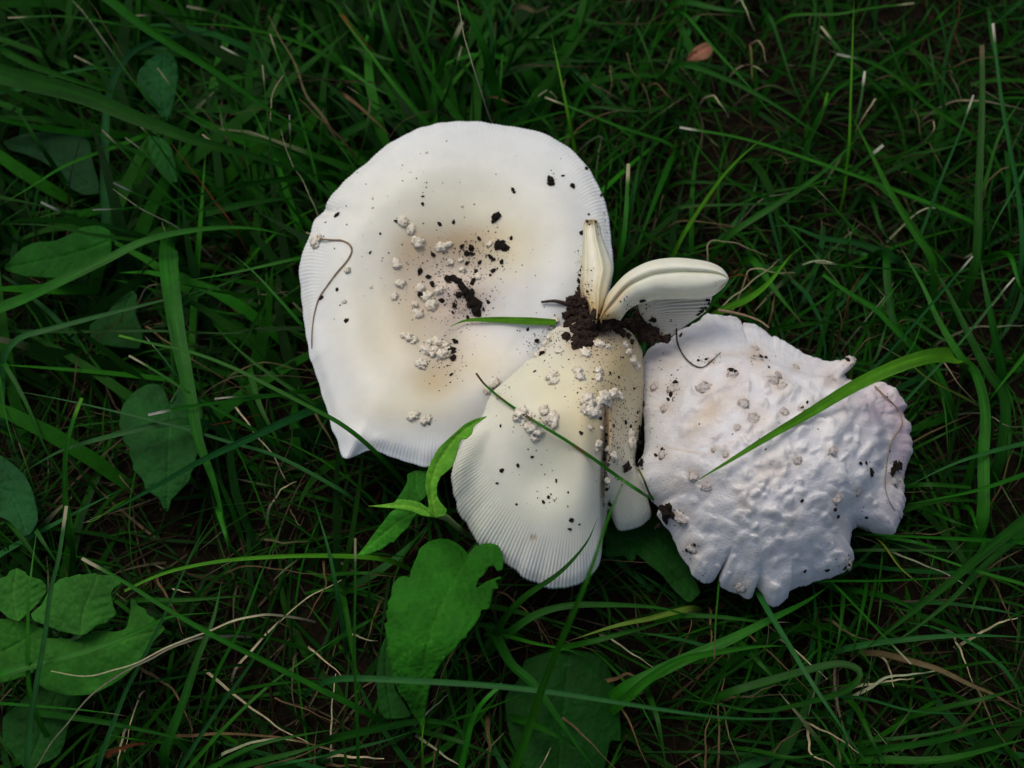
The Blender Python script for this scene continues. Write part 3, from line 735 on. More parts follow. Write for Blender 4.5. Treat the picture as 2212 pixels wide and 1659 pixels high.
# ------------------------------------------------------------------ weed leaves
KEEP = []                              # silhouettes kept free of loose turf: (polygon, ceiling height)
def leaf(outline, rib, zf, colr, parent, name='leaf', n_in=1.1, veins=5, fold=.25, ribcol=None, reg=True):
    """leaf blade: outline and midrib in reading pixels; zf(t) the height of the midrib along its length"""
    from mathutils.geometry import delaunay_2d_cdt
    O = np.array(catmull(outline, max(60, len(outline) * 6), True)) * .35
    pl = np.array(list(outline) + [outline[0]], float); sl = np.concatenate([[0], np.cumsum(np.hypot(*np.diff(pl, axis=0).T))])
    ul = np.linspace(0, sl[-1], len(O), endpoint=False); O += .65 * np.column_stack([np.interp(ul, sl, pl[:, 0]), np.interp(ul, sl, pl[:, 1])])
    rb = catmull(rib, 60)
    step = max(2.6, math.sqrt((np.ptp(O[:, 0]) * np.ptp(O[:, 1])) / 6500))
    gx, gy = np.meshgrid(np.arange(O[:, 0].min(), O[:, 0].max(), step), np.arange(O[:, 1].min(), O[:, 1].max(), step))
    gx = gx.ravel() + rng.uniform(-.25, .25, gx.size) * step; gy = gy.ravel() + rng.uniform(-.25, .25, gy.size) * step
    k = inpoly(gx, gy, O)
    I = np.column_stack([gx[k], gy[k]])
    d = np.min(np.hypot(I[:, None, 0] - O[None, :, 0], I[:, None, 1] - O[None, :, 1]), 1)
    I = I[d > step * .45]
    rin = rb[inpoly(rb[:, 0], rb[:, 1], O)]
    P = [Vector(p) for p in np.vstack([O, I])]
    vs, es, fs, *_ = delaunay_2d_cdt(P, [], [list(range(len(O)))], 1, 0.01)
    vs = np.array([tuple(v) for v in vs])
    dd = np.hypot(vs[:, None, 0] - rb[None, :, 0], vs[:, None, 1] - rb[None, :, 1])
    ni = dd.argmin(1); dist = dd.min(1); t = ni / 59
    tg = np.gradient(rb, axis=0)[ni]
    sd_ = np.sign(tg[:, 0] * (vs[:, 1] - rb[ni, 1]) - tg[:, 1] * (vs[:, 0] - rb[ni, 0]))
    length = np.hypot(*np.diff(rb, axis=0).T).sum()
    z = np.array([zf(a) for a in t])
    ph = (t - dist / length * .9) * veins * 2 * math.pi
    h = fold * dist * MM - .0009 * (dist / 60) ** 2 * (fold > 0) + .00010 * np.cos(ph) * np.clip(dist / 20, 0, 1) - .0004 * np.exp(-(dist / 3.0) ** 2) + .00025 * np.array([fbm(Vector((v[0] * .09, v[1] * .09, 2.2)), 3) for v in vs])
    h += np.array([.0009 * noise.noise(Vector((v[0] * .015, v[1] * .015, colr[1] * 50))) for v in vs])
    V = np.array([W(v[0], v[1], zz) for v, zz in zip(vs, z + h)])
    c = np.tile(np.array(colr), (len(vs), 1))
    g = np.exp(-(dist / 3.5) ** 2)[:, None] * .75 + .42 * ((np.clip(np.cos(ph + math.pi), .9, 1) - .9) * 10)[:, None] * np.clip(1.2 - dist / 90, 0, 1)[:, None]
    rc = np.array(ribcol if ribcol else [colr[0] * 1.8, colr[1] * 1.35, colr[2] * 1.6])
    c = c * (1 - g) + rc * g
    dr = np.array([noise.noise(Vector((v[0] * .03, v[1] * .03, 4.2))) for v in vs])[:, None]
    dr2 = np.array([fbm(Vector((v[0] * .012, v[1] * .012, 9.2)), 3) for v in vs])[:, None]
    c = c * (1 + .18 * dr + .3 * dr2)
    n = len(V)
    V2 = np.vstack([V, V - np.array([0, 0, .00028])])
    F = [list(f) for f in fs]
    cnt = {}
    for f in F:
        for i in range(3):
            cnt[(f[i], f[(i + 1) % 3])] = 1
    bd = [e for e in cnt if (e[1], e[0]) not in cnt]
    F2 = F + [[x + n for x in f[::-1]] for f in F] + [[a, a + n, b + n, b] for a, b in bd]
    o = mk(name, V2, F2, M_LEAF, parent, np.vstack([c, c]))
    if reg: KEEP.append((O, float(V[:, 2].min()) - .004))
    return o
def stemtube(P, rad, colr, parent, name='stem'):
    o = tube(name, P, rad, M_LEAF, parent)
    a = o.data.color_attributes.new('col', 'FLOAT_COLOR', 'POINT')
    a.data.foreach_set('color', np.tile((*colr, 1), (len(o.data.vertices), 1)).astype(np.float32).ravel())
    return o
LG = (.022, .155, .009)
# toothed leaf with bite holes
t1 = empty('weed_plant', W(*cv('r5', 365, 1780), 0))
tag(t1, 'large mid green toothed leaf with bite holes beside the ribbed rim of the domed cap', 'plant', 'weeds in the turf')
leaf(pts('r5', [(600, 762), (620, 735), (660, 715), (700, 712), (740, 725), (755, 760), (763, 800), (760, 842), (735, 852), (715, 825), (690, 830), (665, 870), (640, 890), (628, 935), (680, 902), (750, 877), (752, 890), (726, 896),
                (740, 937), (712, 940), (708, 970), (690, 1040), (652, 1042), (650, 1070), (620, 1120), (582, 1163), (582, 1182), (555, 1190), (520, 1240), (470, 1285), (440, 1330), (410, 1390), (390, 1450), (380, 1500), (376, 1560), (368, 1610), (360, 1665),
                (346, 1605), (310, 1560), (280, 1500), (240, 1450), (215, 1380), (197, 1290), (178, 1242), (190, 1220), (177, 1150), (170, 1112), (186, 1105), (178, 1050), (190, 1042), (186, 1010), (205, 975), (212, 922), (240, 885), (268, 875), (298, 882), (302, 850),
                (335, 772), (346, 740), (390, 705), (440, 690), (490, 692), (530, 710), (565, 740), (590, 768)]),
     pts('r5', [(600, 770), (530, 880), (440, 1050), (380, 1250), (358, 1500), (360, 1665)]), lambda t: .030 + .010 * math.sin(math.pi * min(1, t * 1.1)) - .012 * t ** 2, LG, t1, fold=.12)
stemtube([W(*cv('r5', 600, 770), .029), W(*cv('r5', 640, 720), .024), W(*cv('r5', 690, 690), .010), W(*cv('r5', 720, 690), -.003)], .0007, (.07, .16, .03), t1)
# young sprig with three bright leaves
t2 = empty('weed_plant', W(*cv('r5', 640, 700), 0))
tag(t2, 'young sprig with bright yellow green pointed leaves touching the domed cap', 'plant', 'weeds in the turf')
leaf(pts('r5', [(388, 555), (392, 520), (385, 480), (375, 430), (380, 370), (400, 310), (440, 240), (480, 200), (530, 155), (570, 120), (620, 95), (682, 80), (650, 105), (615, 130), (608, 165), (582, 192), (558, 195), (545, 215), (525, 290), (500, 340), (452, 380), (434, 420),
                (432, 470), (450, 510), (482, 545), (470, 575), (430, 582), (400, 572)]),
     pts('r5', [(430, 575), (410, 500), (405, 420), (430, 330), (490, 235), (560, 155), (682, 80)]), lambda t: .044 + .014 * t - .006 * t * t, (.125, .40, .030), t2, fold=.35)
leaf(pts('r5', [(90, 527), (150, 521), (215, 511), (240, 493), (300, 498), (345, 508), (385, 535), (445, 572), (430, 584), (360, 574), (300, 550), (220, 538), (150, 533)]),
     pts('r5', [(440, 578), (360, 548), (300, 528), (220, 524), (90, 527)]), lambda t: .044 - .006 * t, (.11, .37, .028), t2, fold=.3)
leaf(pts('r5', [(38, 772), (80, 720), (130, 650), (170, 600), (200, 560), (240, 535), (300, 548), (335, 565), (310, 592), (290, 632), (250, 668), (212, 712), (205, 705), (145, 750), (140, 745), (90, 770)]),
     pts('r5', [(330, 560), (250, 600), (150, 680), (38, 772)]), lambda t: .037 - .012 * t, (.040, .24, .016), t2, fold=.1)
leaf(pts('r5', [(285, 370), (330, 350), (385, 355), (390, 380), (385, 470), (340, 510), (240, 510), (220, 512), (262, 450), (285, 405)]),
     pts('r5', [(360, 500), (330, 430), (330, 350)]), lambda t: .026 + .0 * t, (.022, .14, .010), t2, fold=.1)
stemtube([W(*cv('r5', 425, 570), .0435), W(*cv('r5', 480, 585), .041), W(*cv('r5', 520, 620), .034), W(*cv('r5', 570, 660), .020), W(*cv('r5', 640, 700), -.003)], .0011, (.14, .22, .07), t2)
# dark toothed leaf under a broad blade
t3 = empty('weed_plant', W(330, 1080, 0))
tag(t3, 'dark dull green heart-shaped toothed leaf under a broad grass blade', 'plant', 'weeds in the turf')
leaf(pts('c2', [(782, 1010), (800, 960), (850, 900), (900, 860), (960, 830), (1020, 830), (1060, 860), (1085, 920), (1100, 960), (1140, 935), (1150, 870), (1190, 850), (1250, 880), (1290, 930), (1315, 1000), (1305, 1150), (1305, 1250), (1272, 1300), (1270, 1360), (1240, 1400), (1230, 1450), (1160, 1530), (1110, 1580), (1090, 1655),
                (1060, 1640), (1030, 1570), (940, 1510), (935, 1470), (900, 1420), (862, 1385), (862, 1340), (838, 1290), (840, 1240), (798, 1200), (800, 1160), (772, 1100)]),
     pts('c2', [(1110, 950), (1100, 1100), (1090, 1350), (1085, 1655)]), lambda t: .016 + .004 * math.sin(3 * t), (.014, .085, .014), t3, fold=.1)
stemtube([W(*cv('c2', 1110, 950), .016), W(*cv('c2', 1160, 860), .008), W(*cv('c2', 1180, 800), -.003)], .0006, (.05, .12, .04), t3)
# lobed violet-like leaves
VG = (.034, .165, .018)
t4 = empty('weed_plant', W(110, 1360, 0))
tag(t4, 'cluster of rounded scalloped mid green leaves with holes and a split lobe', 'plant', 'weeds in the turf')
leaf(pts('c3', [(-60, 440), (0, 430), (45, 415), (60, 385), (110, 365), (170, 392), (175, 410), (220, 425), (270, 440), (300, 480), (300, 520), (250, 590), (200, 640), (165, 670), (120, 710), (60, 690), (0, 640), (-80, 600)]),
     pts('c3', [(120, 705), (90, 600), (90, 480), (110, 365)]), lambda t: .026 + .003 * t, VG, t4, fold=.08)
leaf(pts('c3', [(200, 660), (270, 600), (310, 520), (350, 470), (380, 440), (430, 420), (440, 425), (520, 400), (530, 408), (620, 395), (630, 405), (700, 410), (760, 430), (785, 465), (740, 490), (720, 530), (735, 610), (755, 660), (700, 710), (620, 740), (560, 790), (515, 800), (450, 785), (380, 770), (310, 740), (220, 705)]),
     pts('c3', [(525, 795), (540, 650), (590, 520), (640, 400)]), lambda t: .030 + .003 * t, (.036, .17, .020), t4, fold=.08)
leaf(pts('c3', [(230, 825), (310, 818), (510, 822), (620, 770), (760, 775), (820, 750), (845, 640), (845, 560), (885, 572), (885, 600), (945, 630), (950, 660), (1000, 690), (1070, 755), (1010, 820), (960, 890), (880, 1000), (760, 1100), (600, 1180), (450, 1190), (300, 1150), (240, 1100)]),
     pts('c3', [(510, 822), (620, 880), (760, 840), (1060, 755)]), lambda t: .025 + .002 * t, (.028, .15, .014), t4, fold=.06)
leaf(pts('c3', [(-90, 720), (0, 690), (120, 712), (200, 722), (300, 770), (280, 830), (250, 1000), (180, 1060), (0, 1110), (-90, 1090)]),
     pts('c3', [(250, 760), (100, 860), (-90, 950)]), lambda t: .020, (.026, .14, .012), t4, fold=.06)
leaf(pts('c3', [(20, 1330), (120, 1240), (240, 1130), (520, 1190), (500, 1290), (440, 1400), (420, 1490), (380, 1580), (260, 1640), (180, 1680), (20, 1490)]),
     pts('c3', [(380, 1170), (300, 1350), (180, 1660)]), lambda t: .010, (.010, .07, .008), t4, fold=.06)
stemtube([W(*cv('c3', 525, 800), .029), W(*cv('c3', 420, 840), .018), W(*cv('c3', 330, 760), -.003)], .0008, (.06, .15, .05), t4)
def loneleaf(label, outl, rib, z, colr, fold=.1, dz=0.0):
    c = np.mean(outl, axis=0)
    r0 = rib[0]
    t = empty('weed_plant', W(r0[0], r0[1], 0))
    tag(t, label, 'plant', 'weeds in the turf')
    leaf(outl, rib, lambda s: z + dz * s, colr, t, fold=fold)
    p = W(r0[0], r0[1], z)
    stemtube([p, p * .6 + Vector((p.x, p.y, 0)) * .4 + Vector((.001, .0, 0)), Vector((p.x + .002, p.y, -.003))], .0007, colr, t)
loneleaf('dark bluish oval leaf at the frame edge beside upright narrow blades', pts('c2', [(-60, 1290), (0, 1290), (80, 1345), (160, 1420), (210, 1520), (240, 1640), (245, 1720), (200, 1800), (150, 1820), (60, 1720), (-60, 1650)]), pts('c2', [(-60, 1480), (80, 1560), (180, 1810)]), .018, (.014, .085, .022))
loneleaf('smooth rounded spoon-shaped dark green leaf under the very broad grass blade', pts('c1', [(905, 450), (960, 390), (1020, 350), (1080, 340), (1130, 370), (1150, 430), (1155, 500), (1140, 600), (1120, 680), (1100, 750), (1060, 770), (1000, 700), (940, 640), (890, 560), (888, 500)]), pts('c1', [(1080, 770), (1050, 600), (1060, 340)]), .020, (.010, .085, .018), dz=.006)
loneleaf('broad dark green leaf with a wavy edge under the arching blade', pts('c1', [(140, 1610), (230, 1570), (360, 1560), (450, 1520), (540, 1470), (640, 1460), (720, 1500), (720, 1640), (600, 1740), (400, 1800), (160, 1790), (20, 1740)]), pts('c1', [(720, 1560), (450, 1650), (20, 1740)]), .017, (.010, .095, .006))
loneleaf('dull blue green broad leaf with a pale midrib among thin blades', pts('c1', [(20, 920), (150, 870), (300, 850), (480, 860), (580, 920), (600, 1050), (640, 1180), (640, 1250), (550, 1265), (440, 1210), (330, 1080), (200, 1010), (60, 970)]), pts('c1', [(640, 1245), (440, 1110), (250, 980), (20, 920)]), .010, (.010, .055, .014))
loneleaf('dark green strap leaf hanging below the very broad grass blade', pts('c1', [(960, 880), (1060, 900), (1110, 960), (1140, 1080), (1150, 1180), (1100, 1180), (1030, 1100), (970, 1000)]), pts('c1', [(1030, 880), (1080, 1030), (1140, 1180)]), .020, (.010, .085, .010))
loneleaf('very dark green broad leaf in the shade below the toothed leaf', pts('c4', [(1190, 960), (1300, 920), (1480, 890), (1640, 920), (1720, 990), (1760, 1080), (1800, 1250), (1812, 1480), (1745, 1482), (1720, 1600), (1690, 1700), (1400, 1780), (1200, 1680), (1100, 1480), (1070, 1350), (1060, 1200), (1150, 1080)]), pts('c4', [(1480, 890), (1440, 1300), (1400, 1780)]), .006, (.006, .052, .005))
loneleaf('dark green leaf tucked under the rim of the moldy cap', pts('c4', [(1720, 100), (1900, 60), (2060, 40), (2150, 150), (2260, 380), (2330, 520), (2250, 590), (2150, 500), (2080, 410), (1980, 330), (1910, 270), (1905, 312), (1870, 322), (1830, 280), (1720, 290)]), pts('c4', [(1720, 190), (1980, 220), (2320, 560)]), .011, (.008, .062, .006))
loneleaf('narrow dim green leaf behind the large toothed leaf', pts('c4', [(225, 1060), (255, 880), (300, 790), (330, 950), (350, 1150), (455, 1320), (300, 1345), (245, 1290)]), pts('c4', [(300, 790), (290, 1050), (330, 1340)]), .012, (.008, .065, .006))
loneleaf('small dull green leaf beside the dark toothed leaf', pts('c2', [(580, 450), (700, 360), (760, 260), (860, 220), (890, 260), (880, 380), (930, 500), (900, 600), (760, 590), (600, 560)]), pts('c2', [(880, 590), (800, 420), (860, 220)]), .009, (.008, .06, .008))

# ------------------------------------------------------------------ traced grass blades and straws
CO = {'g': (.017, .128, .005), 'd': (.009, .072, .003), 'b': (.018, .110, .020), 'p': (.042, .165, .042), 'l': (.060, .225, .008), 'y': (.11, .16, .018), 's': (.36, .345, .20), 't': (.095, .075, .034), 'r': (.10, .035, .015), 'w': (.46, .46, .36)}
CN = {'g': 'green', 'd': 'dark green', 'b': 'bluish green', 'p': 'pale green', 'l': 'light green', 'y': 'yellowing', 's': 'pale dry', 't': 'tan dry', 'r': 'reddish brown', 'w': 'whitish'}
ZONE = {'c1': 'around the spoon-shaped leaf', 'c2': 'between toothed leaf and flat cap', 'c3': 'around the scalloped leaf cluster', 'c4': 'around the bitten toothed leaf',
        'c5': 'in shade below the moldy cap', 'c6': "beside the moldy cap's lilac edge", 'c7': 'beyond the torn curved cap half', 'c8': "behind the flat cap's smooth rim"}
ZONE_OLD = {'c1': 'among the thin blades around the spoon-shaped leaf', 'c2': 'between the dark toothed leaf and the flat cap', 'c3': 'around the scalloped leaf cluster',
        'c4': 'around the large bitten toothed leaf', 'c5': 'in the shaded turf below the moldy cap', 'c6': 'in the turf beside the lilac edge of the moldy cap',
        'c7': 'in the fine turf beyond the torn curved cap half', 'c8': 'in the turf behind the smooth rim of the flat cap', 'v': 'lying across the mushrooms', 'r1': 'on the flat cap', 'r2': 'on the domed cap'}
def ribbon(P, width, colr, tipcol, tip, cut, spots=None, roll=0.0, flat=.10, wtaper=.55):
    """P: n x 3 centre line from root to tip"""
    n = len(P)
    seg = np.linalg.norm(np.diff(P, axis=0), axis=1)
    s = np.concatenate([[0], np.cumsum(seg)]); s /= s[-1]
    V, C, UV = [], [], []
    prev = None
    for i in range(n):
        t = Vector(P[min(i + 1, n - 1)] - P[max(i - 1, 0)]).normalized()
        ref = (Vector((0, -.13, .36)) - Vector(P[i])).normalized()
        ref = Matrix.Rotation(roll, 3, t) @ ref
        a = t.cross(ref)
        if a.length < .25 and prev is not None: a = prev.copy()
        a = a.normalized() if a.length > 1e-5 else Vector((1, 0, 0))
        if prev is not None:
            if a.dot(prev) < 0: a = -a
            a = (a * .5 + prev * .5).normalized()
        prev = a
        nn = a.cross(t).normalized()
        if nn.z < 0: nn = -nn
        wd = width * (.75 + .25 * min(1, s[i] * 5))
        wd *= (1 - wtaper * s[i]) if cut else (max(0.02, 1 - s[i] ** 2.6) * (1 - .15 * s[i]))
        wd *= 1 + .05 * noise.noise(Vector((i * .6, width * 9e3, 0)))
        p = Vector(P[i])
        V += [p - a * wd / 2, p - nn * wd * flat, p + a * wd / 2]
        V += [V[-3] - nn * .00012, V[-2] - nn * .0002, V[-1] - nn * .00012]
        c = np.array(colr)
        if tipcol is not None:
            k = smooth(1 - tip, 1 - tip * .45, s[i])
            c = c * (1 - k) + np.array(tipcol) * k
        if spots:
            for sp in spots:
                k = math.exp(-((s[i] - sp) / .012) ** 2)
                c = c * (1 - k) + np.array((.13, .06, .015)) * k
        c = c * (1 + .15 * noise.noise(Vector((i * .35, colr[1] * 90, width * 4e3))))
        C += [c, c * (1.25 if width > .0015 else 1.0), c, c, c, c]
        UV += [(0, s[i] * 4), (.5, s[i] * 4), (1, s[i] * 4)] * 2
    F = []
    for i in range(n - 1):
        o, q = i * 6, i * 6 + 6
        F += [[o, o + 1, q + 1, q], [o + 1, o + 2, q + 2, q + 1], [o + 4, o + 3, q + 3, q + 4], [o + 5, o + 4, q + 4, q + 5]]
    return V, F, C, UV
random.seed(33)
def blade(k, wpx, colr, L, z=(.02, .03), root=0, tip=None, cut=False, label=None, over=None, spots=None, arch=.006, roll=None, straw=False, ground=True, cat=None):
    """L: reading points; z: heights at first and last point; root: 0 first / -1 last point is the root end"""
    L2 = [cv(k, *p[:2]) for p in L]
    m = len(L2)
    P = []
    for i, (x, y) in enumerate(L2):
        t = i / (m - 1)
        if len(L[i]) > 2: zz = L[i][2]
        else: zz = z[0] + (z[1] - z[0]) * t + arch * math.sin(math.pi * t)
        if over is not None:
            p, n, ok = hit(x, y)
            if ok: zz = max(zz, p.z + over) if ground else p.z + over
        P.append(tuple(W(x, y, zz)))
    if root == -1: P = P[::-1]
    if ground:
        a, b = Vector(P[0]), Vector(P[1])
        d = Vector((a.x - b.x, a.y - b.y, 0))
        d = d.normalized() if d.length else Vector((1, 0, 0))
        h = a.z
        if h > .003:
            P = [tuple(a + d * (.35 * h + .004) + Vector((0, 0, -h - .004))), tuple(a + d * (.22 * h + .002) + Vector((0, 0, -h * .5)))] + P
    n = max(18, 5 * len(P))
    C = catmull(P, n)
    if colr in 'str':
        jz = random.uniform(0, 99)
        C += np.array([[.0005 * noise.noise(Vector((i * .2, jz, 0))), .0005 * noise.noise(Vector((i * .2, jz, 5))), 0] for i in range(n)])
    cc = np.array(CO[colr]) * random.uniform(.82, 1.2)
    cc[0] *= random.uniform(.8, 1.25)
    tc = CO[tip] if tip else None
    V, F, CC, UV = ribbon(C, wpx * MM, cc, tc, min(.3, .0075 / max(.01, np.linalg.norm(np.diff(C, axis=0), axis=1).sum())) if tip else 0, cut, spots, random.uniform(-.5, .5) if roll is None else roll, wtaper=.82 if colr in 'str' else .55)
    dry = colr in 'strw'
    o = mk('dry_straw' if dry else 'grass_blade', V, F, M_STRAW if dry else M_GRASS, None, np.array(CC), UV, origin=C[0])
    if label: tag(o, label, 'straw' if dry else 'grass blade')
    else:
        ww = 'broad' if wpx > 19 else ('middling' if wpx > 11.5 else 'narrow' if wpx > 6.5 else 'thread-thin')
        A2 = np.array(L2); ln = np.linalg.norm(np.diff(A2, axis=0), axis=1).sum(); ch = np.linalg.norm(A2[-1] - A2[0])
        ww = ('long ' if ln > 330 else 'short ' if ln < 130 else '') + ww + (' curved' if ch < .965 * ln else ' straight')
        lb = f"{ww} {CN[colr]} {'straw' if dry else 'grass blade'}{' with bleached tip' if tip in ('w', 's') else ''} {ZONE[k]}"
        tag(o, lb, 'straw' if dry else 'grass blade', lb)
    return o

# across the mushrooms
blade('c6', 37, 'l', [(60, 1475), (300, 1330), (560, 1170), (800, 1030), (1100, 850), (1350, 730), (1550, 660), (1690, 640, .050), (1770, 655, .044), (1815, 690, .030), (1835, 730, .014)], z=(.046, .056), root=-1, over=.0035,
      label='broad bright green grass blade bent over and lying across the moldy cap', arch=.004, roll=0)
blade('r2', 9.5, 'g', [(445, 330), (500, 400), (620, 500), (800, 620), (950, 710), (1130, 830), (1280, 940), (1400, 1020), (1475, 1062, .030)], z=(.040, .050), root=-1, over=.0022, tip='r', spots=(.62, .76, .86), label='narrow green grass blade with brown spots lying across the domed cap', arch=.002, cut=True)
blade('r1', 17, 'l', [(1050, 1390), (1150, 1352), (1300, 1345), (1500, 1352), (1720, 1362)], z=(.04, .05), root=-1, over=.0015, label='short bright green grass blade tip on the flat cap by the soil clump', arch=0, roll=0, ground=False)
blade('r2', 8, 'y', [(1395, 890), (1430, 960), (1475, 1060, .028)], z=(.036, .034), root=-1, over=.001, label='short yellow green grass stub between the domed and moldy caps', cut=True)
blade('c4', 17, 'd', [(1660, 40, .040), (1600, 180, .039), (1500, 310, .038), (1380, 420, .035), (1200, 540, .030), (1080, 660, .022), (1000, 790, .012)], root=-1, over=.002, label='curved dark green grass blade hooking over the ribbed rim of the domed cap')
blade('c4', 17, 'g', [(1880, -300, .098), (1800, -130, .100), (1720, 60, .102), (1650, 280, .100), (1560, 520, .094), (1440, 800, .080), (1310, 1120, .060), (1200, 1450, .040), (1130, 1650, .028)], root=-1, tip='s', label='tall blurred green grass blade rising in front of the split of the domed cap')
blade('c4', 13, 'b', [(0, 1080), (400, 1090), (900, 1120), (1300, 1160), (1700, 1220), (2212, 1300), (2612, 1340), (3190, 1330)], z=(.040, .050), root=0, arch=.008, label='long horizontal bluish green grass blade below the large toothed leaf')
blade('c2', 12, 'g', [(770, 515), (1000, 570), (1230, 620), (1500, 720), (1800, 870), (2050, 1000), (2212, 1090), (2390, 1230, .034)], z=(.040, .038), root=-1, over=.002, tip='l', cut=True, label='long green grass blade ending on the turned-up rim corner of the flat cap')

# beyond, left
blade('c1', 54, 'd', [(-260, 400), (0, 480), (500, 610), (900, 770), (1300, 920), (1600, 1000), (1850, 1080), (2100, 1150)], z=(.040, .024), label='very broad green grass blade crossing over the spoon-shaped leaf', arch=.014, roll=.1)
blade('c1', 24, 'd', [(-40, 310), (200, 420), (600, 560), (950, 660)], z=(.03, .024))
blade('c1', 29, 'g', [(620, -60), (900, 150), (1100, 280), (1400, 470), (1700, 680), (2000, 860), (2140, 950)], z=(.030, .030), label='long broad green grass blade slanting over the arched blade', arch=.012)
blade('c1', 24, 'p', [(690, 1500), (680, 1300), (680, 1000), (690, 700), (730, 530), (800, 400), (900, 310), (1050, 250), (1200, 225), (1400, 200), (1500, 190)], z=(.010, .022), label='tall pale green grass blade arched over like a hook', arch=.014)
blade('c1', 15, 'b', [(-40, 610), (150, 570), (350, 490), (500, 455), (700, 440), (850, 470)], z=(.018, .020))
blade('v', 29, 'g', [(-30, 680), (50, 645), (120, 612), (230, 560), (300, 525), (370, 505), (470, 492), (560, 495), (640, 515)], z=(.024, .018), label='broad green grass blade arching to the left rim of the flat cap', arch=.014)
blade('c1', 26, 'd', [(1500, 1480), (1300, 1400), (1500, 1340), (1800, 1290), (2000, 1300)], z=(.012, .012))
blade('c2', 46, 'g', [(1105, -90), (1092, 0), (1100, 150), (1120, 300), (1150, 500), (1190, 700), (1240, 950), (1290, 1200), (1380, 1450), (1430, 1640), (1490, 1860)], z=(.024, .018), label='broad green grass blade with a red spot lying over the dark toothed leaf', arch=.012, spots=(.13,), roll=.05)
blade('c2', 19, 'b', [(150, 1400), (400, 1260), (700, 1170), (1000, 1100), (1230, 1070)], z=(.022, .024), root=-1)
blade('c2', 21, 'b', [(560, 1720), (700, 1659), (1000, 1500), (1300, 1330), (1600, 1190), (1900, 1050), (2110, 975)], z=(.030, .020), root=-1, tip='s', label='long bluish grass blade running from under the flat cap past the toothed leaf')
blade('c2', 17, 'g', [(430, 1700), (420, 1450), (430, 1250), (470, 1080), (530, 920)], z=(.012, .036), cut=True, tip='l')
blade('c2', 13, 'g', [(960, 1030), (1200, 980), (1500, 940), (1800, 900), (2100, 870)], z=(.032, .020), root=-1, cut=True, tip='w')
blade('c2', 8, 'd', [(1390, 925), (1600, 905), (1850, 895), (2080, 885)], z=(.030, .020), root=-1, cut=True, tip='w')
blade('c2', 9, 'b', [(40, 865), (400, 930), (800, 1020), (1200, 1120), (1500, 1210), (1800, 1300), (2212, 1520)], z=(.028, .018), root=-1)
blade('c2', 10, 'g', [(835, 645), (1000, 740), (1200, 870), (1330, 950), (1600, 1100), (1750, 1190)], z=(.034, .016), root=-1, tip='s', cut=True)
blade('c2', 17, 'b', [(10, 1000), (10, 800), (20, 680), (60, 590), (150, 520), (300, 480), (600, 400), (1000, 300), (1400, 200)], z=(.006, .018), arch=.012)
blade('c2', 13, 'd', [(30, 700), (110, 840), (190, 1000), (290, 1240), (380, 1400)], z=(.018, .008))
blade('c2', 11, 'g', [(1200, 160), (1500, 110), (1900, 20), (2000, 0)], z=(.024, .020), root=-1)
blade('c2', 10, 'g', [(1500, -20), (1650, 110), (1800, 270), (1960, 450), (2010, 500)], z=(.030, .022), root=-1)
blade('c2', 10, 'd', [(1200, 300), (1500, 160), (1650, 105)], z=(.018, .02))
blade('c2', 11, 'd', [(1380, 440), (1560, 620), (1800, 800), (2080, 990)], z=(.014, .018), root=-1)
blade('c2', 10, 'd', [(1750, 280), (1600, 520), (1500, 700), (1400, 900)], z=(.016, .012))
blade('c2', 18, 'd', [(1620, 750), (1680, 960), (1790, 1180), (1850, 1300)], z=(.016, .010))
blade('c2', 10, 'b', [(940, 520), (1050, 650), (1150, 780), (1260, 900)], z=(.026, .018), root=-1, tip='w')
blade('c2', 9, 'd', [(0, 490), (500, 490), (1000, 485), (1500, 500), (1960, 470)], z=(.012, .014))
blade('c2', 6, 'g', [(0, 800), (40, 1050), (80, 1200), (120, 1330)], z=(.014, .02))
for L, wp, c in (([(960, 465), (1100, 570), (1300, 700), (1470, 800), (1610, 890)], 6, 't'), ([(945, 215), (980, 190), (1080, 180), (1165, 170)], 6, 's'), ([(1660, 262), (1760, 245), (1930, 220)], 6, 's'), ([(1500, 770), (1650, 700), (1750, 690), (1900, 725), (2050, 745)], 6, 't'),
                 ([(1545, 1000), (1640, 1130), (1740, 1250), (1850, 1440)], 7, 's'), ([(1785, 1535), (1790, 1430), (1820, 1360), (1870, 1260), (1900, 1120)], 5, 't'), ([(1340, 1105), (1500, 1070), (1700, 1020)], 5, 'r'), ([(130, 620), (260, 590), (440, 605)], 5, 't'),
                 ([(1320, 890), (1500, 790), (1800, 775), (2060, 790)], 5, 't'), ([(2030, 1010), (2100, 1120), (2200, 1280)], 12, 't'), ([(590, 580), (720, 460), (860, 340)], 6, 't'), ([(500, 650), (480, 850), (440, 1010)], 6, 't'), ([(1810, 1530), (1860, 1490), (1920, 1460)], 7, 's')):
    blade('c2', wp, c, L, z=(.016, .012), arch=.003, cut=True)
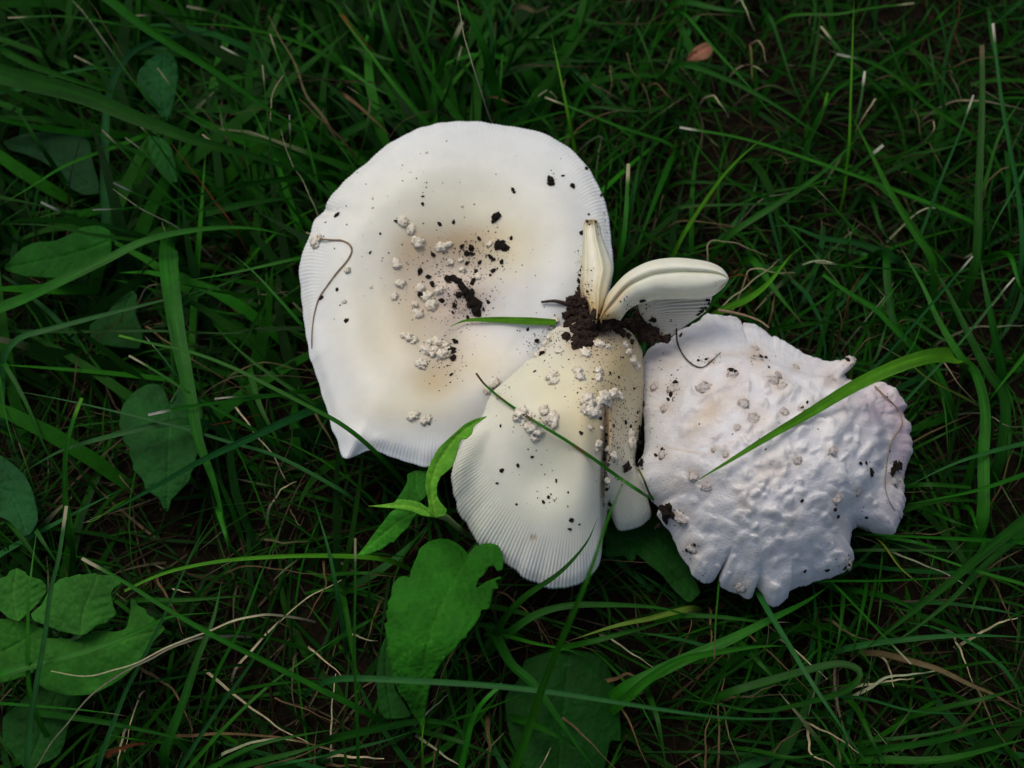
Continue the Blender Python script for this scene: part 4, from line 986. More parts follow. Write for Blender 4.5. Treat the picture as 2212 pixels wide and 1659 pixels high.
# pale-tipped thin blades in the upper left
for L, wp, c, tp in (([(690, 280), (830, 480), (1000, 680), (1150, 830)], 10, 'g', None), ([(1020, 440), (1080, 520), (1200, 680), (1330, 850), (1500, 1050)], 8, 'g', 's'), ([(850, 760), (1000, 910), (1100, 1050), (1250, 1270)], 7, 'g', 's'),
                     ([(660, 840), (800, 980), (910, 1100), (1100, 1280), (1300, 1460)], 9, 'g', 's'), ([(810, 890), (950, 1000), (1060, 1140), (1200, 1270), (1350, 1420)], 7, 'g', 's'), ([(735, 1185), (850, 1240), (1100, 1350), (1300, 1450)], 9, 'g', 'w'),
                     ([(265, 1310), (350, 1350), (450, 1395), (650, 1450), (900, 1520)], 12, 'd', 'w'), ([(50, 115), (400, 105), (800, 160), (1200, 230)], 9, 'g', 's'), ([(1210, 40), (1450, 100), (1800, 300), (2000, 460)], 14, 'g', 's'), ([(1680, 1060), (1780, 1200), (1950, 1420)], 9, 'g', None),
                     ([(1990, 1065), (1995, 1200), (2050, 1370)], 11, 'g', None), ([(1430, 300), (1600, 390), (1750, 480), (2000, 650)], 10, 'd', 'w'), ([(1370, 555), (1420, 700), (1500, 930), (1580, 1150)], 9, 'g', None), ([(1700, 420), (1720, 620), (1750, 900), (1770, 1150)], 7, 'd', 's'),
                     ([(1750, 220), (1830, 450), (1920, 680), (2000, 950), (2060, 1200)], 8, 'g', 's'), ([(1875, 745), (1880, 900), (1880, 1150)], 7, 'g', 'w'), ([(600, 1360), (900, 1340), (1300, 1260), (1600, 1180)], 7, 'g', 'w'), ([(0, 1330), (200, 1210), (450, 1060), (800, 930), (960, 870)], 13, 'g', None),
                     ([(0, 1450), (300, 1460), (600, 1520), (900, 1560)], 11, 'd', None), ([(60, 620), (200, 850), (300, 1000), (380, 1120)], 16, 'd', None), ([(480, 360), (620, 430), (800, 520), (1000, 600)], 11, 'g', 's'), ([(0, 20), (150, 150), (280, 340), (330, 420)], 14, 'd', None),
                     ([(290, 0), (350, 150), (430, 350), (470, 480)], 12, 'd', None), ([(1150, 570), (1400, 590), (1700, 640), (2100, 680)], 13, 'd', None), ([(850, 100), (1050, 100), (1300, 130)], 9, 'd', 's'), ([(1310, 870), (1480, 1010), (1600, 1150), (1800, 1350)], 10, 'd', 's'),
                     ([(1130, 150), (1500, 170), (1900, 260), (2212, 420)], 12, 'g', None), ([(1560, 0), (1650, 150), (1780, 330)], 14, 'g', None), ([(1760, 0), (1850, 150), (1920, 280)], 22, 'd', None), ([(1150, 720), (1400, 850), (1650, 900), (2000, 1000)], 22, 'd', None), ([(1250, 1400), (1480, 1250), (1700, 1180), (2100, 1150)], 18, 'd', None)):
    blade('c1', wp, c, L, z=(.034, .014), root=-1, tip=tp, cut=tp is not None, arch=.003)
for L, wp, c in (([(470, 0), (560, 110), (690, 280)], 6, 's'), ([(735, 1230), (880, 1330), (1000, 1390), (1140, 1470)], 5, 's'), ([(1110, 930), (1200, 1050), (1300, 1180), (1480, 1420)], 6, 'r'), ([(1740, 100), (1800, 220), (1900, 400), (1980, 600), (2120, 800)], 11, 't'), ([(1940, 640), (2050, 750), (2212, 900)], 10, 't'),
                 ([(570, 0), (680, 160), (800, 370)], 6, 't'), ([(1280, 670), (1360, 770), (1470, 910)], 8, 't'), ([(1750, 780), (1760, 650), (1790, 560), (1850, 480)], 5, 's'), ([(1815, 840), (1850, 960), (1900, 1080), (1960, 1160), (2040, 1340)], 4, 's'), ([(1490, 745), (1650, 710), (1780, 720)], 6, 't'),
                 ([(550, 780), (520, 920), (470, 1080)], 5, 't'), ([(1700, 470), (1800, 540), (1980, 520), (2212, 525)], 6, 't'), ([(1780, 460), (1900, 470), (2100, 520)], 6, 't'), ([(1050, 1440), (1080, 1530), (1085, 1610)], 4, 's'), ([(680, 850), (760, 860), (900, 850)], 6, 't')):
    blade('c1', wp, c, L, z=(.030, .020), root=-1, arch=.002, cut=True)

# lower left
for L, wp, c, rt, tp, ct, zz in (([(240, 100), (190, 500), (180, 800), (190, 1150)], 11, 'g', -1, None, False, (.044, .030)), ([(430, -40), (380, 300), (330, 500), (290, 800), (230, 1150), (190, 1400), (178, 1700)], 14, 'b', -1, 's', True, (.048, .02)),
                                 ([(530, 300), (800, 450), (1100, 640), (1400, 810), (1700, 960), (2000, 1110), (2300, 1260)], 14, 'g', -1, 's', True, (.044, .02)), ([(805, 512), (1000, 420), (1200, 360), (1500, 310), (1900, 285), (2212, 285), (2450, 300)], 12, 'l', -1, 'l', True, (.032, .016)),
                                 ([(1400, -10), (1250, 250), (1150, 480), (1050, 700), (900, 1000), (800, 1200), (640, 1640)], 10, 'b', -1, None, False, (.03, .02)), ([(1170, 1659), (1400, 1300), (1600, 1020), (1820, 700), (1980, 560)], 11, 'b', 0, None, False, (.016, .026)),
                                 ([(1080, 1500), (1180, 1250), (1280, 950), (1380, 700), (1440, 430)], 22, 'd', 0, None, False, (.012, .02)), ([(-40, 1070), (300, 970), (600, 890), (900, 770), (1100, 680), (1400, 650)], 20, 'g', 0, None, False, (.034, .02)),
                                 ([(1860, 0), (1700, 380), (1560, 740), (1400, 1050), (1340, 1250)], 8, 'g', -1, None, False, (.024, .012)), ([(0, 1240), (400, 1270), (680, 1300), (830, 1325)], 7, 'g', 0, 's', False, (.02, .024)),
                                 ([(2040, -60), (2130, 250), (2180, 500), (2212, 700)], 12, 'b', -1, None, False, (.022, .012)), ([(220, 1300), (600, 1350), (1000, 1430), (1300, 1500)], 15, 'd', 0, None, False, (.012, .012)), ([(0, -20), (150, 180), (330, 430)], 20, 'd', 0, None, False, (.012, .018)),
                                 ([(150, -20), (270, 180), (420, 400)], 17, 'd', 0, None, False, (.012, .014)), ([(450, -40), (470, 150), (470, 400)], 18, 'd', -1, None, False, (.026, .010)), ([(690, 0), (620, 50), (530, 72)], 6, 'l', 0, 's', False, (.03, .032)), ([(1420, 0), (1460, 150), (1495, 300)], 18, 'g', 0, None, False, (.022, .02)),
                                 ([(1240, 95 - 10), (1240, 60), (1240, 90)], 6, 'd', 0, None, False, (.01, .01)), ([(900, 570), (1200, 570), (1500, 550), (1650, 560)], 12, 'd', 0, None, False, (.014, .012)), ([(1180, 660), (1300, 520), (1500, 350), (1880, 30)], 9, 'd', 0, None, False, (.012, .016)),
                                 ([(690, 1440), (850, 1470), (1010, 1490)], 7, 'g', -1, None, False, (.018, .01)), ([(1370, 1659), (1700, 1500), (2212, 1400)], 12, 'd', 0, None, False, (.012, .016)), ([(1500, 1659), (1900, 1560), (2212, 1470)], 16, 'd', 0, None, False, (.012, .016)), ([(1500, 1170), (1800, 1110), (2212, 1090)], 10, 'g', 0, None, False, (.016, .02)),
                                 ([(360, 1165), (700, 1130), (1100, 1080), (1500, 1000)], 7, 'd', -1, 's', True, (.016, .01)), ([(1240, 1640), (1500, 1350), (1800, 1080), (2212, 800)], 9, 'g', 0, None, False, (.012, .02)), ([(1780, 1640), (2000, 1600), (2212, 1560)], 9, 'b', 0, None, False, (.014, .018))):
    blade('c3', wp, c, L, z=zz, root=rt, tip=tp, cut=ct, arch=.006)
for L, wp, c in (([(330, 1030), (500, 1062), (700, 1040), (900, 970), (1100, 870), (1300, 790), (1500, 710), (1700, 670)], 6, 's'), ([(230, 1659), (350, 1480), (500, 1290), (650, 1140), (850, 1010), (1000, 930), (1280, 820)], 7, 's')):
    blade('c3', wp, c, L, z=(.036, .024), root=-1, arch=.003, cut=True, label='long curved cream dry straw resting on the scalloped leaf cluster' if L[0][0] == 330 else 'long cream dry straw sweeping down beside the scalloped leaf cluster')
for L, wp, c in (([(1370, 1060), (1600, 1250), (1850, 1420), (2000, 1500)], 8, 's'), ([(1550, 980), (1800, 720), (1960, 580), (2212, 440)], 7, 's'), ([(1180, 1450), (1500, 1440), (1900, 1480), (2230, 1560)], 8, 't'), ([(1480, 385), (1600, 350), (1750, 360), (2000, 400), (2212, 405)], 5, 't'), ([(1020, 440), (1100, 580), (1190, 790)], 9, 't'),
                 ([(1500, 1540), (1800, 1470), (2212, 1560)], 8, 's'), ([(1900, 1000), (1900, 1200), (1920, 1310)], 7, 't'), ([(2050, 920), (2212, 1060)], 7, 's'), ([(2140, 1480), (2160, 1200), (2180, 1050)], 6, 's'), ([(880, 1255), (850, 1370), (810, 1560)], 5, 's'), ([(790, 1500), (770, 1580), (760, 1659)], 8, 's'), ([(1850, 1230), (2000, 1290), (2180, 1370)], 5, 't'),
                 ([(1730, 180), (1850, 200), (2000, 190)], 9, 't'), ([(1900, 20), (1940, 90), (1970, 30)], 6, 't'), ([(2100, 380), (2110, 480), (2020, 640), (1980, 700)], 7, 't'), ([(1520, 540), (1510, 680), (1530, 800)], 8, 't'), ([(1160, 505), (1225, 525)], 6, 's'), ([(1700, 1650), (1900, 1600), (2100, 1500)], 7, 't'), ([(720, 1560), (830, 1520), (940, 1500)], 22, 'r'), ([(950, 1040), (1100, 1130), (1200, 1300), (1250, 1420)], 9, 't')):
    blade('c3', wp, c, L, z=(.008, .011), root=0, arch=.003, cut=True)

# lower middle
for L, wp, c, rt, tp, ct, zz in (([(90, 170), (90, 500), (85, 900), (100, 1300), (115, 1680)], 8.5, 'g', -1, 's', True, (.056, .03)), ([(1000, 800), (1100, 980), (1250, 1120), (1400, 1330), (1560, 1560), (1660, 1680)], 26, 'd', 0, None, False, (.012, .016)), ([(1080, 805), (1250, 850), (1450, 890), (1590, 940)], 11, 'g', 0, None, False, (.014, .022)),
                                 ([(790, 1600), (850, 1350), (920, 1230), (1040, 1115)], 17, 'g', 0, None, True, (.018, .036)), ([(1080, 790), (1250, 670), (1450, 610), (1700, 600), (2050, 620), (2300, 680)], 18, 'd', 0, None, False, (.012, .014)), ([(1460, 840), (1700, 760), (1850, 720), (2000, 690), (2230, 630)], 14, 'y', -1, 't', False, (.014, .014)),
                                 ([(1880, 1180), (2000, 1080), (2212, 960), (2500, 1020 - 120), (2730, 870), (2895, 870)], 22, 'g', 0, None, False, (.016, .024)), ([(650, 1370), (900, 1290), (1200, 1170)], 9, 'g', 0, None, False, (.014, .02)), ([(-20, 1460), (300, 1390), (550, 1355), (750, 1400), (850, 1550), (880, 1680)], 20, 'd', 0, None, False, (.014, .012)),
                                 ([(-20, 1555), (250, 1490), (500, 1410)], 10, 'b', 0, None, False, (.016, .02)), ([(545, 1330), (525, 1450), (525, 1560), (530, 1680)], 10, 'l', -1, None, False, (.026, .02)), ([(180, 300), (180, 500), (185, 720)], 9, 'd', -1, None, False, (.02, .01)), ([(1070, 780), (880, 740), (960, 980), (1020, 1060)], 14, 'd', 0, None, False, (.01, .012)),
                                 ([(0, 400), (200, 395), (400, 405)], 12, 'd', 0, None, False, (.012, .012)), ([(0, 530), (150, 490), (330, 440)], 10, 'd', 0, None, False, (.012, .014)), ([(-20, 820), (150, 720), (300, 640)], 14, 'd', 0, None, False, (.012, .014)), ([(0, 270), (250, 270), (450, 300)], 10, 'd', 0, None, False, (.01, .012)),
                                 ([(560, 1430), (800, 1500), (1100, 1620)], 14, 'd', 0, None, False, (.012, .012)), ([(1250, 1380), (1400, 1450), (1600, 1560)], 18, 'd', 0, None, False, (.018, .014)), ([(0, 500), (30, 650), (80, 950), (130, 1250)], 16, 'd', 0, None, False, (.01, .012)), ([(1990, 1180), (2050, 1350), (2110, 1680)], 16, 'd', 0, None, False, (.012, .014)), ([(1470, 870), (1700, 820), (2212, 680)], 14, 'd', 0, None, False, (.01, .014))):
    blade('c4', wp, c, L, z=zz, root=rt, tip=tp, cut=ct, arch=.006)
for L, wp, c in (([(240, 620), (190, 750), (150, 880)], 8, 't'), ([(0, 330), (100, 390), (300, 415), (380, 420)], 7, 't'), ([(1790, 850), (1900, 930), (2030, 1010)], 6, 's'), ([(1480, 1370), (1600, 1480), (1780, 1659)], 7, 't'), ([(1830, 1290), (1900, 1430), (1980, 1650)], 7, 't'), ([(560, 1500), (700, 1600), (800, 1659)], 9, 's'), ([(620, 1490), (590, 1659)], 9, 't'), ([(1290, 1659), (1330, 1590), (1360, 1530)], 6, 's'),
                 ([(950, 1420), (960, 1560), (950, 1659)], 14, 't'), ([(1700, 310), (1900, 320), (2100, 325)], 4, 't'), ([(700, 960), (650, 1070), (600, 1250)], 6, 't'), ([(1770, 1080), (1850, 1050), (1930, 1070)], 16, 't'), ([(0, 1580), (130, 1590), (280, 1600)], 9, 's'), ([(0, 1640), (200, 1659)], 9, 't'), ([(560, 1300), (620, 1240), (700, 1180)], 6, 's'), ([(20, 540), (120, 480), (250, 440)], 6, 't'), ([(100, 800), (180, 830), (240, 840)], 8, 's'), ([(1100, 560), (1250, 700), (1350, 850)], 5, 't'), ([(880, 950), (830, 980), (790, 900)], 6, 't')):
    blade('c4', wp, c, L, z=(.008, .010), arch=.003, cut=True)

# lower right
blade('c5', 29, 'g', [(-330, 1120), (0, 960), (300, 830), (600, 680), (800, 580), (960, 470)], z=(.016, .014), label='broad green grass blade slanting under the ragged lower rim of the moldy cap')
blade('c5', 14, 'b', [(470, 490), (560, 650), (700, 880), (820, 1080), (980, 1320), (1100, 1500), (1240, 1680)], z=(.018, .034), root=0, label='long bluish green grass blade running down from the moldy cap rim', arch=.014)
blade('c5', 18, 'd', [(330, 1160), (600, 1080), (900, 1000), (1050, 985), (1150, 1035), (1110, 1120), (1000, 1180), (700, 1260), (480, 1290), (200, 1240), (-60, 1205)], z=(.018, .016), label='dark green grass blade folded back on itself in a flat loop', arch=.008)
for L, wp, c, rt, tp, ct, zz in (([(235, 430), (215, 700), (205, 950)], 6, 'g', 0, 't', True, (.02, .03)), ([(970, 460), (1150, 640), (1300, 800), (1480, 985)], 7, 'g', 0, 's', True, (.018, .034)), ([(890, 450), (1300, 445), (1755, 425)], 7, 'g', 0, 't', True, (.018, .030)),
                                 ([(2300, -20), (1900, 310), (1700, 480), (1500, 640), (1300, 800), (1100, 950)], 26, 'd', 0, None, False, (.028, .02)), ([(2230, 120), (1950, 350), (1750, 560), (1500, 760), (1280, 900)], 18, 'd', 0, None, False, (.02, .014)), ([(1960, 180), (1880, 330), (1760, 430)], 14, 'd', 0, None, False, (.02, .022)),
                                 ([(1180, 860), (1500, 820), (1850, 800), (2260, 812)], 14, 'b', 0, None, False, (.016, .024)), ([(1110, 140), (1500, 160), (1900, 180), (2260, 205)], 13, 'g', -1, None, False, (.018, .024)), ([(1100, 250), (1700, 250), (2240, 250)], 8, 'd', 0, None, False, (.016, .018)), ([(1280, 170), (1600, 280), (1900, 380), (2260, 490)], 10, 'g', -1, None, False, (.018, .024)),
                                 ([(1290, 200), (1400, 350), (1500, 440), (1605, 530)], 6, 'y', 0, 't', False, (.018, .022)), ([(1300, 160), (1480, 190), (1645, 232)], 14, 'd', 0, None, True, (.018, .026)), ([(1640, 235), (1600, 400), (1540, 600)], 8, 'g', -1, None, False, (.028, .012)), ([(1350, 930), (1600, 1000), (1900, 1130), (2260, 1320)], 14, 't', 0, None, False, (.012, .012)),
                                 ([(1230, 1220), (1500, 1290), (1900, 1310)], 7, 'b', 0, None, False, (.012, .016)), ([(1680, 1270), (1950, 1210), (2260, 1120)], 14, 'd', 0, None, False, (.014, .018)), ([(1040, 560), (1020, 760), (980, 960)], 12, 'd', 0, None, False, (.012, .012)), ([(1190, 480), (1150, 700), (1090, 960)], 12, 'd', 0, None, False, (.012, .012)), ([(1250, 450), (1200, 700), (1180, 900)], 9, 'd', 0, None, False, (.012, .012)), ([(1290, 500), (1260, 760)], 8, 'd', 0, None, False, (.012, .012)),
                                 ([(1180, 520), (1350, 560), (1520, 650), (1640, 800)], 16, 'd', 0, None, False, (.01, .012)), ([(0, 670), (250, 680), (500, 710), (690, 715)], 12, 'd', 0, 's', False, (.012, .012)), ([(1270, 1540), (1600, 1490), (1900, 1420), (2260, 1330)], 16, 'd', 0, None, False, (.012, .016)), ([(1250, 1600), (1700, 1600), (2260, 1460)], 20, 'd', 0, None, False, (.01, .014)), ([(1800, 1000), (2010, 970), (2250, 1000)], 8, 'd', 0, None, False, (.014, .018)),
                                 ([(1960, 420), (1900, 560), (1860, 690)], 16, 'd', 0, None, False, (.012, .02)), ([(1150, 320), (1290, 220), (1260, 560)], 10, 'd', 0, None, False, (.012, .012)), ([(1700, 590), (2000, 630), (2240, 680)], 10, 'b', 0, None, False, (.012, .016)), ([(1880, 20), (1900, 90), (1930, 180)], 12, 'g', 0, None, False, (.016, .02)), ([(1620, 0), (1750, 60), (1905, 110)], 14, 'd', 0, None, False, (.012, .016)), ([(1150, 1310), (1230, 1480), (1330, 1659)], 14, 'd', 0, None, False, (.012, .012)), ([(500, 1550), (700, 1590), (980, 1560)], 10, 'd', 0, None, False, (.01, .012)), ([(1250, 1480), (1700, 1420), (2260, 1240)], 8, 'd', 0, None, False, (.01, .012)), ([(380, 850), (520, 1000), (720, 1200)], 14, 'd', 0, None, False, (.008, .012))):
    blade('c5', wp, c, L, z=zz, root=rt, tip=tp, cut=ct, arch=.005)
for L, wp, c in (([(1380, 265), (1550, 340), (1740, 415), (1870, 505)], 6, 's'), ([(1980, 370), (2100, 290), (2200, 240)], 9, 't'), ([(1200, 180), (1290, 215)], 6, 's'), ([(1040, 760), (1110, 800), (1230, 835)], 9, 't'), ([(1960, 770), (2050, 720), (2170, 690)], 8, 's'), ([(1780, 850), (1820, 950), (1880, 1100)], 7, 's'), ([(1220, 1135), (1330, 1070), (1500, 1050), (1640, 1030)], 9, 's'), ([(1250, 1110), (1400, 1090), (1500, 1080)], 8, 's'), ([(1340, 1020), (1370, 1130)], 8, 's'),
                 ([(300, 1200), (450, 1190), (550, 1140), (720, 1110)], 6, 't'), ([(330, 1210), (600, 1180), (770, 1190)], 6, 't'), ([(60, 1100), (180, 1000), (270, 920)], 8, 't'), ([(150, 1659), (150, 1450), (190, 1290)], 7, 't'), ([(240, 1550), (230, 1300), (260, 1130), (300, 900)], 6, 't'), ([(270, 1300), (300, 1450), (370, 1620)], 6, 't'), ([(180, 700), (180, 850), (140, 980)], 7, 't'), ([(820, 1490), (830, 1570), (930, 1620), (980, 1659)], 8, 's'), ([(900, 1410), (1030, 1480), (1140, 1560)], 6, 's'),
                 ([(580, 1560), (680, 1460), (800, 1400)], 7, 't'), ([(580, 760), (760, 930), (900, 1060)], 5, 't'), ([(440, 800), (640, 980), (830, 1170)], 6, 't'), ([(0, 870), (50, 760), (60, 650)], 6, 't'), ([(1940, 1200), (2000, 1350), (2090, 1500)], 7, 't'), ([(1010, 1540), (1020, 1620)], 12, 't'), ([(1850, 1340), (1920, 1260), (1960, 1180)], 10, 't'), ([(700, 870), (840, 1000), (940, 1090)], 5, 's'), ([(2030, 480), (2100, 640), (2180, 800)], 7, 't'), ([(1500, 140), (1640, 140), (1770, 95)], 5, 't')):
    blade('c5', wp, c, L, z=(.008, .011), arch=.003, cut=True)

# right
for L, wp, c, rt, tp, ct, zz in (([(1400, -80), (1560, 200), (1650, 400), (1800, 650), (1900, 760), (1960, 1000), (1950, 1300), (1945, 1680)], 27, 'g', -1, None, False, (.036, .02)), ([(1560, -20), (1700, 200), (1850, 500), (1980, 750), (2080, 900), (2090, 1100), (2060, 1300)], 28, 'd', -1, None, False, (.028, .014)), ([(1920, -20), (1960, 200), (2010, 450), (2060, 700)], 22, 'd', -1, None, False, (.026, .014)),
                                 ([(1880, 0), (1650, 270), (1400, 560), (1200, 770)], 10, 'b', -1, 'w', True, (.042, .024)), ([(2150, 140), (1980, 340), (1800, 560), (1480, 900)], 8, 'b', -1, 'w', True, (.038, .022)), ([(710, -20), (560, 170), (420, 280), (270, 345)], 22, 'l', -1, None, False, (.030, .026)), ([(910, 120), (1050, 220), (1250, 350), (1400, 500), (1600, 680), (1720, 900)], 18, 'g', -1, None, True, (.028, .014)),
                                 ([(470, 40), (620, 250), (790, 455)], 21, 'g', 0, 't', False, (.014, .018)), ([(1310, 0), (1330, 200), (1360, 400), (1450, 550), (1650, 800), (1800, 1200)], 21, 'd', 0, None, False, (.022, .016)), ([(1440, 1500), (1800, 1330), (2240, 1210)], 13, 'b', -1, None, False, (.018, .024)), ([(1450, 1610), (1900, 1520), (2240, 1410)], 13, 'g', -1, None, False, (.018, .024)), ([(2250, 600), (2050, 850), (1970, 960)], 16, 'g', 0, None, False, (.034, .03)),
                                 ([(1055, 712), (1250, 760), (1500, 800), (1665, 832)], 8, 'g', 0, None, False, (.018, .02)), ([(1265, 570), (1450, 680), (1600, 800), (1830, 920), (1960, 1000)], 7, 'y', -1, 's', False, (.03, .02)), ([(1440, 1490), (1600, 1480), (1870, 1500)], 16, 'd', 0, None, True, (.014, .018)), ([(1450, 1640), (1700, 1580), (2050, 1600)], 16, 'd', 0, None, False, (.012, .012)), ([(860, 40), (1200, 72), (1500, 100), (1900, 140), (2240, 180)], 7, 'g', -1, 's', True, (.032, .02)),
                                 ([(1270, 850), (1480, 600), (1560, 400)], 10, 'g', 0, None, False, (.016, .026)), ([(1180, 500), (1280, 330), (1440, 130)], 9, 'g', 0, None, False, (.016, .026)), ([(1130, 690), (1240, 720 - 40), (1310, 480), (1400, 200)], 9, 'd', 0, None, False, (.014, .02)), ([(2120, 0), (2180, 180), (2240, 300)], 16, 'g', 0, None, False, (.022, .018)), ([(1880, 1340), (1930, 1180), (1960, 1000)], 20, 'd', 0, None, False, (.016, .022)), ([(760, 380), (900, 290), (1000, 210)], 12, 'g', 0, None, False, (.014, .02)), ([(600, 480), (800, 440), (1000, 430)], 20, 'd', 0, None, False, (.01, .012)), ([(1500, 420), (1650, 520), (1780, 570), (1900, 560)], 12, 'd', 0, None, False, (.012, .016)), ([(1700, 350), (1900, 350), (2212, 360)], 9, 'd', 0, None, False, (.012, .014)), ([(1500, 1250), (1700, 1150), (1900, 1060)], 9, 'd', 0, None, False, (.012, .014)), ([(1650, 800), (1700, 1000), (1720, 1280)], 8, 'g', 0, None, False, (.012, .02)), ([(2100, 950), (2120, 1200), (2080, 1500)], 14, 'd', 0, None, False, (.014, .012)), ([(160, 340), (300, 180), (420, 60)], 14, 'd', 0, None, False, (.012, .014))):
    blade('c6', wp, c, L, z=zz, root=rt, tip=tp, cut=ct, arch=.005)
for L, wp, c in (([(1680, 680), (1800, 850), (1960, 1000)], 4, 's'), ([(2000, 1040), (2100, 1100), (2230, 1108)], 4, 's'), ([(1470, 1210), (1680, 1110), (1880, 1020)], 6, 't'), ([(410, 140), (430, 90), (500, 80), (600, 110), (730, 105)], 5, 's'), ([(270, 310), (420, 190), (560, 80), (630, 20)], 5, 's'), ([(650, 80), (740, 180), (880, 245)], 4, 't'), ([(290, 125), (350, 95), (400, 70)], 12, 'r'), ([(310, 135), (390, 125), (430, 180), (450, 300)], 6, 'r'),
                 ([(1920, 460), (2050, 455), (2212, 450)], 8, 's'), ([(1060, 350), (1080, 250), (1170, 100)], 5, 'r'), ([(1030, 420), (1000, 330)], 5, 't'), ([(1140, 610), (1200, 540), (1300, 500)], 5, 't'), ([(1360, 500), (1420, 420), (1530, 415)], 5, 't'), ([(2100, 200), (2140, 150)], 9, 's'), ([(2060, 1480), (2100, 1350), (2150, 1250)], 6, 't'), ([(1500, 1530), (1570, 1530), (1610, 1560)], 5, 't'), ([(580, 350), (600, 250)], 10, 't'), ([(1540, 60), (1600, 120), (1690, 200)], 6, 't'), ([(1230, 360), (1300, 280), (1370, 170)], 5, 's'), ([(900, 30), (1020, 55), (1180, 75)], 5, 's')):
    blade('c6', wp, c, L, z=(.016, .014), arch=.004, cut=True)

# upper right
for L, wp, c, rt, tp, ct, zz in (([(0, 420), (300, 520), (600, 680), (850, 850), (1000, 920)], 15, 'd', 0, None, False, (.024, .02)), ([(0, 80), (200, 310), (430, 560), (560, 720), (700, 850)], 9, 'g', 0, None, False, (.024, .02)), ([(1110, -20), (1100, 300), (1090, 600), (1080, 900), (1060, 1100)], 8, 'l', -1, None, False, (.040, .014)), ([(1090, 740), (1200, 950), (1350, 1250), (1500, 1500), (1620, 1700)], 21, 'g', -1, None, False, (.028, .03)),
                                 ([(-20, 825), (400, 900), (900, 1060), (1400, 1240), (1900, 1450)], 12, 'g', -1, 'w', True, (.030, .018)), ([(590, 850), (430, 970), (270, 1130), (120, 1340), (0, 1530)], 12, 'l', -1, None, False, (.028, .024)), ([(40, 860), (120, 980), (270, 1140), (500, 1270), (700, 1300)], 10, 'g', -1, None, False, (.02, .014)), ([(1885, 615), (1800, 850), (1680, 1150), (1550, 1500)], 10, 'b', -1, 'w', True, (.042, .018)), ([(1940, 290), (1940, 700), (1920, 1200), (1900, 1680)], 24, 'd', -1, 't', True, (.048, .03)),
                                 ([(2010, 150), (2060, 600), (2120, 950), (2180, 1300), (2200, 1650)], 14, 'b', -1, 'w', True, (.044, .02)), ([(1000, 350), (1200, 400), (1400, 510), (1600, 680), (1900, 900)], 12, 'g', -1, 'w', True, (.028, .016)), ([(2150, 0), (1800, 120), (1500, 280), (1250, 430), (1000, 580), (880, 760)], 9, 'g', -1, None, False, (.026, .014)), ([(895, 170), (1000, 300), (1100, 420), (1300, 600)], 13, 'd', -1, 's', True, (.024, .014)), ([(560, 1470), (700, 1465), (900, 1540), (1150, 1580), (1380, 1680)], 20, 'b', -1, None, False, (.018, .012)),
                                 ([(1180, 460), (1160, 620), (1120, 800), (1080, 900)], 12, 'd', -1, 'w', True, (.026, .014)), ([(330, 1500), (600, 1330), (900, 1120), (1150, 880)], 18, 'd', 0, None, False, (.018, .022)), ([(845, 1200), (980, 1340), (1200, 1600)], 8, 'g', -1, 's', False, (.024, .014)), ([(2230, 1080), (2050, 1400), (1950, 1600)], 9, 'b', 0, None, False, (.022, .02)), ([(0, 1340), (500, 1320), (900, 1290)], 9, 'd', 0, None, False, (.014, .014)), ([(250, 210), (150, 450), (40, 760)], 9, 'd', -1, None, False, (.024, .014)), ([(850, 620), (840, 480), (880, 200), (895, 50)], 15, 'd', 0, 't', False, (.014, .022)), ([(820, 650), (930, 470), (1010, 330)], 13, 'd', 0, None, True, (.014, .022)), ([(560, 100), (640, 320), (720, 560), (830, 780)], 12, 'd', 0, None, False, (.02, .016)), ([(1330, 250), (1400, 430), (1500, 700)], 9, 'd', -1, None, False, (.024, .012)), ([(1580, 200), (1640, 500), (1720, 800)], 12, 'd', -1, None, False, (.026, .012)), ([(1780, 0), (1650, 120), (1570, 200)], 18, 'g', -1, None, False, (.026, .018)), ([(1640, 0), (1560, 130), (1440, 300)], 16, 'd', -1, None, False, (.026, .014)), ([(0, 10), (250, 60), (470, 80)], 22, 'd', 0, None, False, (.012, .018)), ([(700, 100), (1000, 90), (1200, 55), (1500, 20)], 10, 'g', 0, 's', True, (.018, .024)), ([(1300, 940), (1150, 1060), (980, 1180)], 16, 'd', -1, 'w', True, (.022, .014)), ([(1290, 1060), (1500, 960), (1780, 850)], 8, 'g', 0, None, False, (.016, .024)), ([(1480, 1000), (1700, 960), (2100, 830)], 8, 'd', 0, None, False, (.014, .02)), ([(1960, 1180), (2060, 860), (2212, 620)], 10, 'g', 0, None, False, (.014, .02)), ([(0, 730), (400, 700), (830, 640), (1120, 630)], 9, 'd', 0, None, False, (.012, .016)), ([(1130, 1400), (1080, 1560), (1060, 1680)], 10, 'g', -1, None, False, (.024, .014)), ([(810, 1575), (720, 1640), (650, 1720)], 12, 'g', -1, None, False, (.026, .016)), ([(0, 1180), (300, 1190), (700, 1220)], 9, 'd', 0, None, False, (.012, .014)), ([(2110, 1000), (2110, 1250), (2130, 1520)], 20, 'd', 0, None, False, (.012, .014)), ([(1470, 600), (1480, 720), (1400, 860)], 10, 'd', 0, None, False, (.012, .014)), ([(940, 600), (900, 750), (830, 900), (760, 1120)], 14, 'd', -1, 'l', True, (.024, .012)), ([(1500, 570), (1580, 545), (1700, 548)], 12, 'g', 0, None, False, (.014, .02)), ([(1980, 60), (2010, 300), (2060, 480)], 12, 'd', 0, None, False, (.012, .016)), ([(1230, 1310), (1290, 1480), (1400, 1640)], 14, 'd', 0, None, False, (.014, .012)), ([(560, 430), (700, 500), (900, 590)], 10, 'd', 0, None, False, (.012, .016))):
    blade('c7', wp, c, L, z=zz, root=rt, tip=tp, cut=ct, arch=.004)
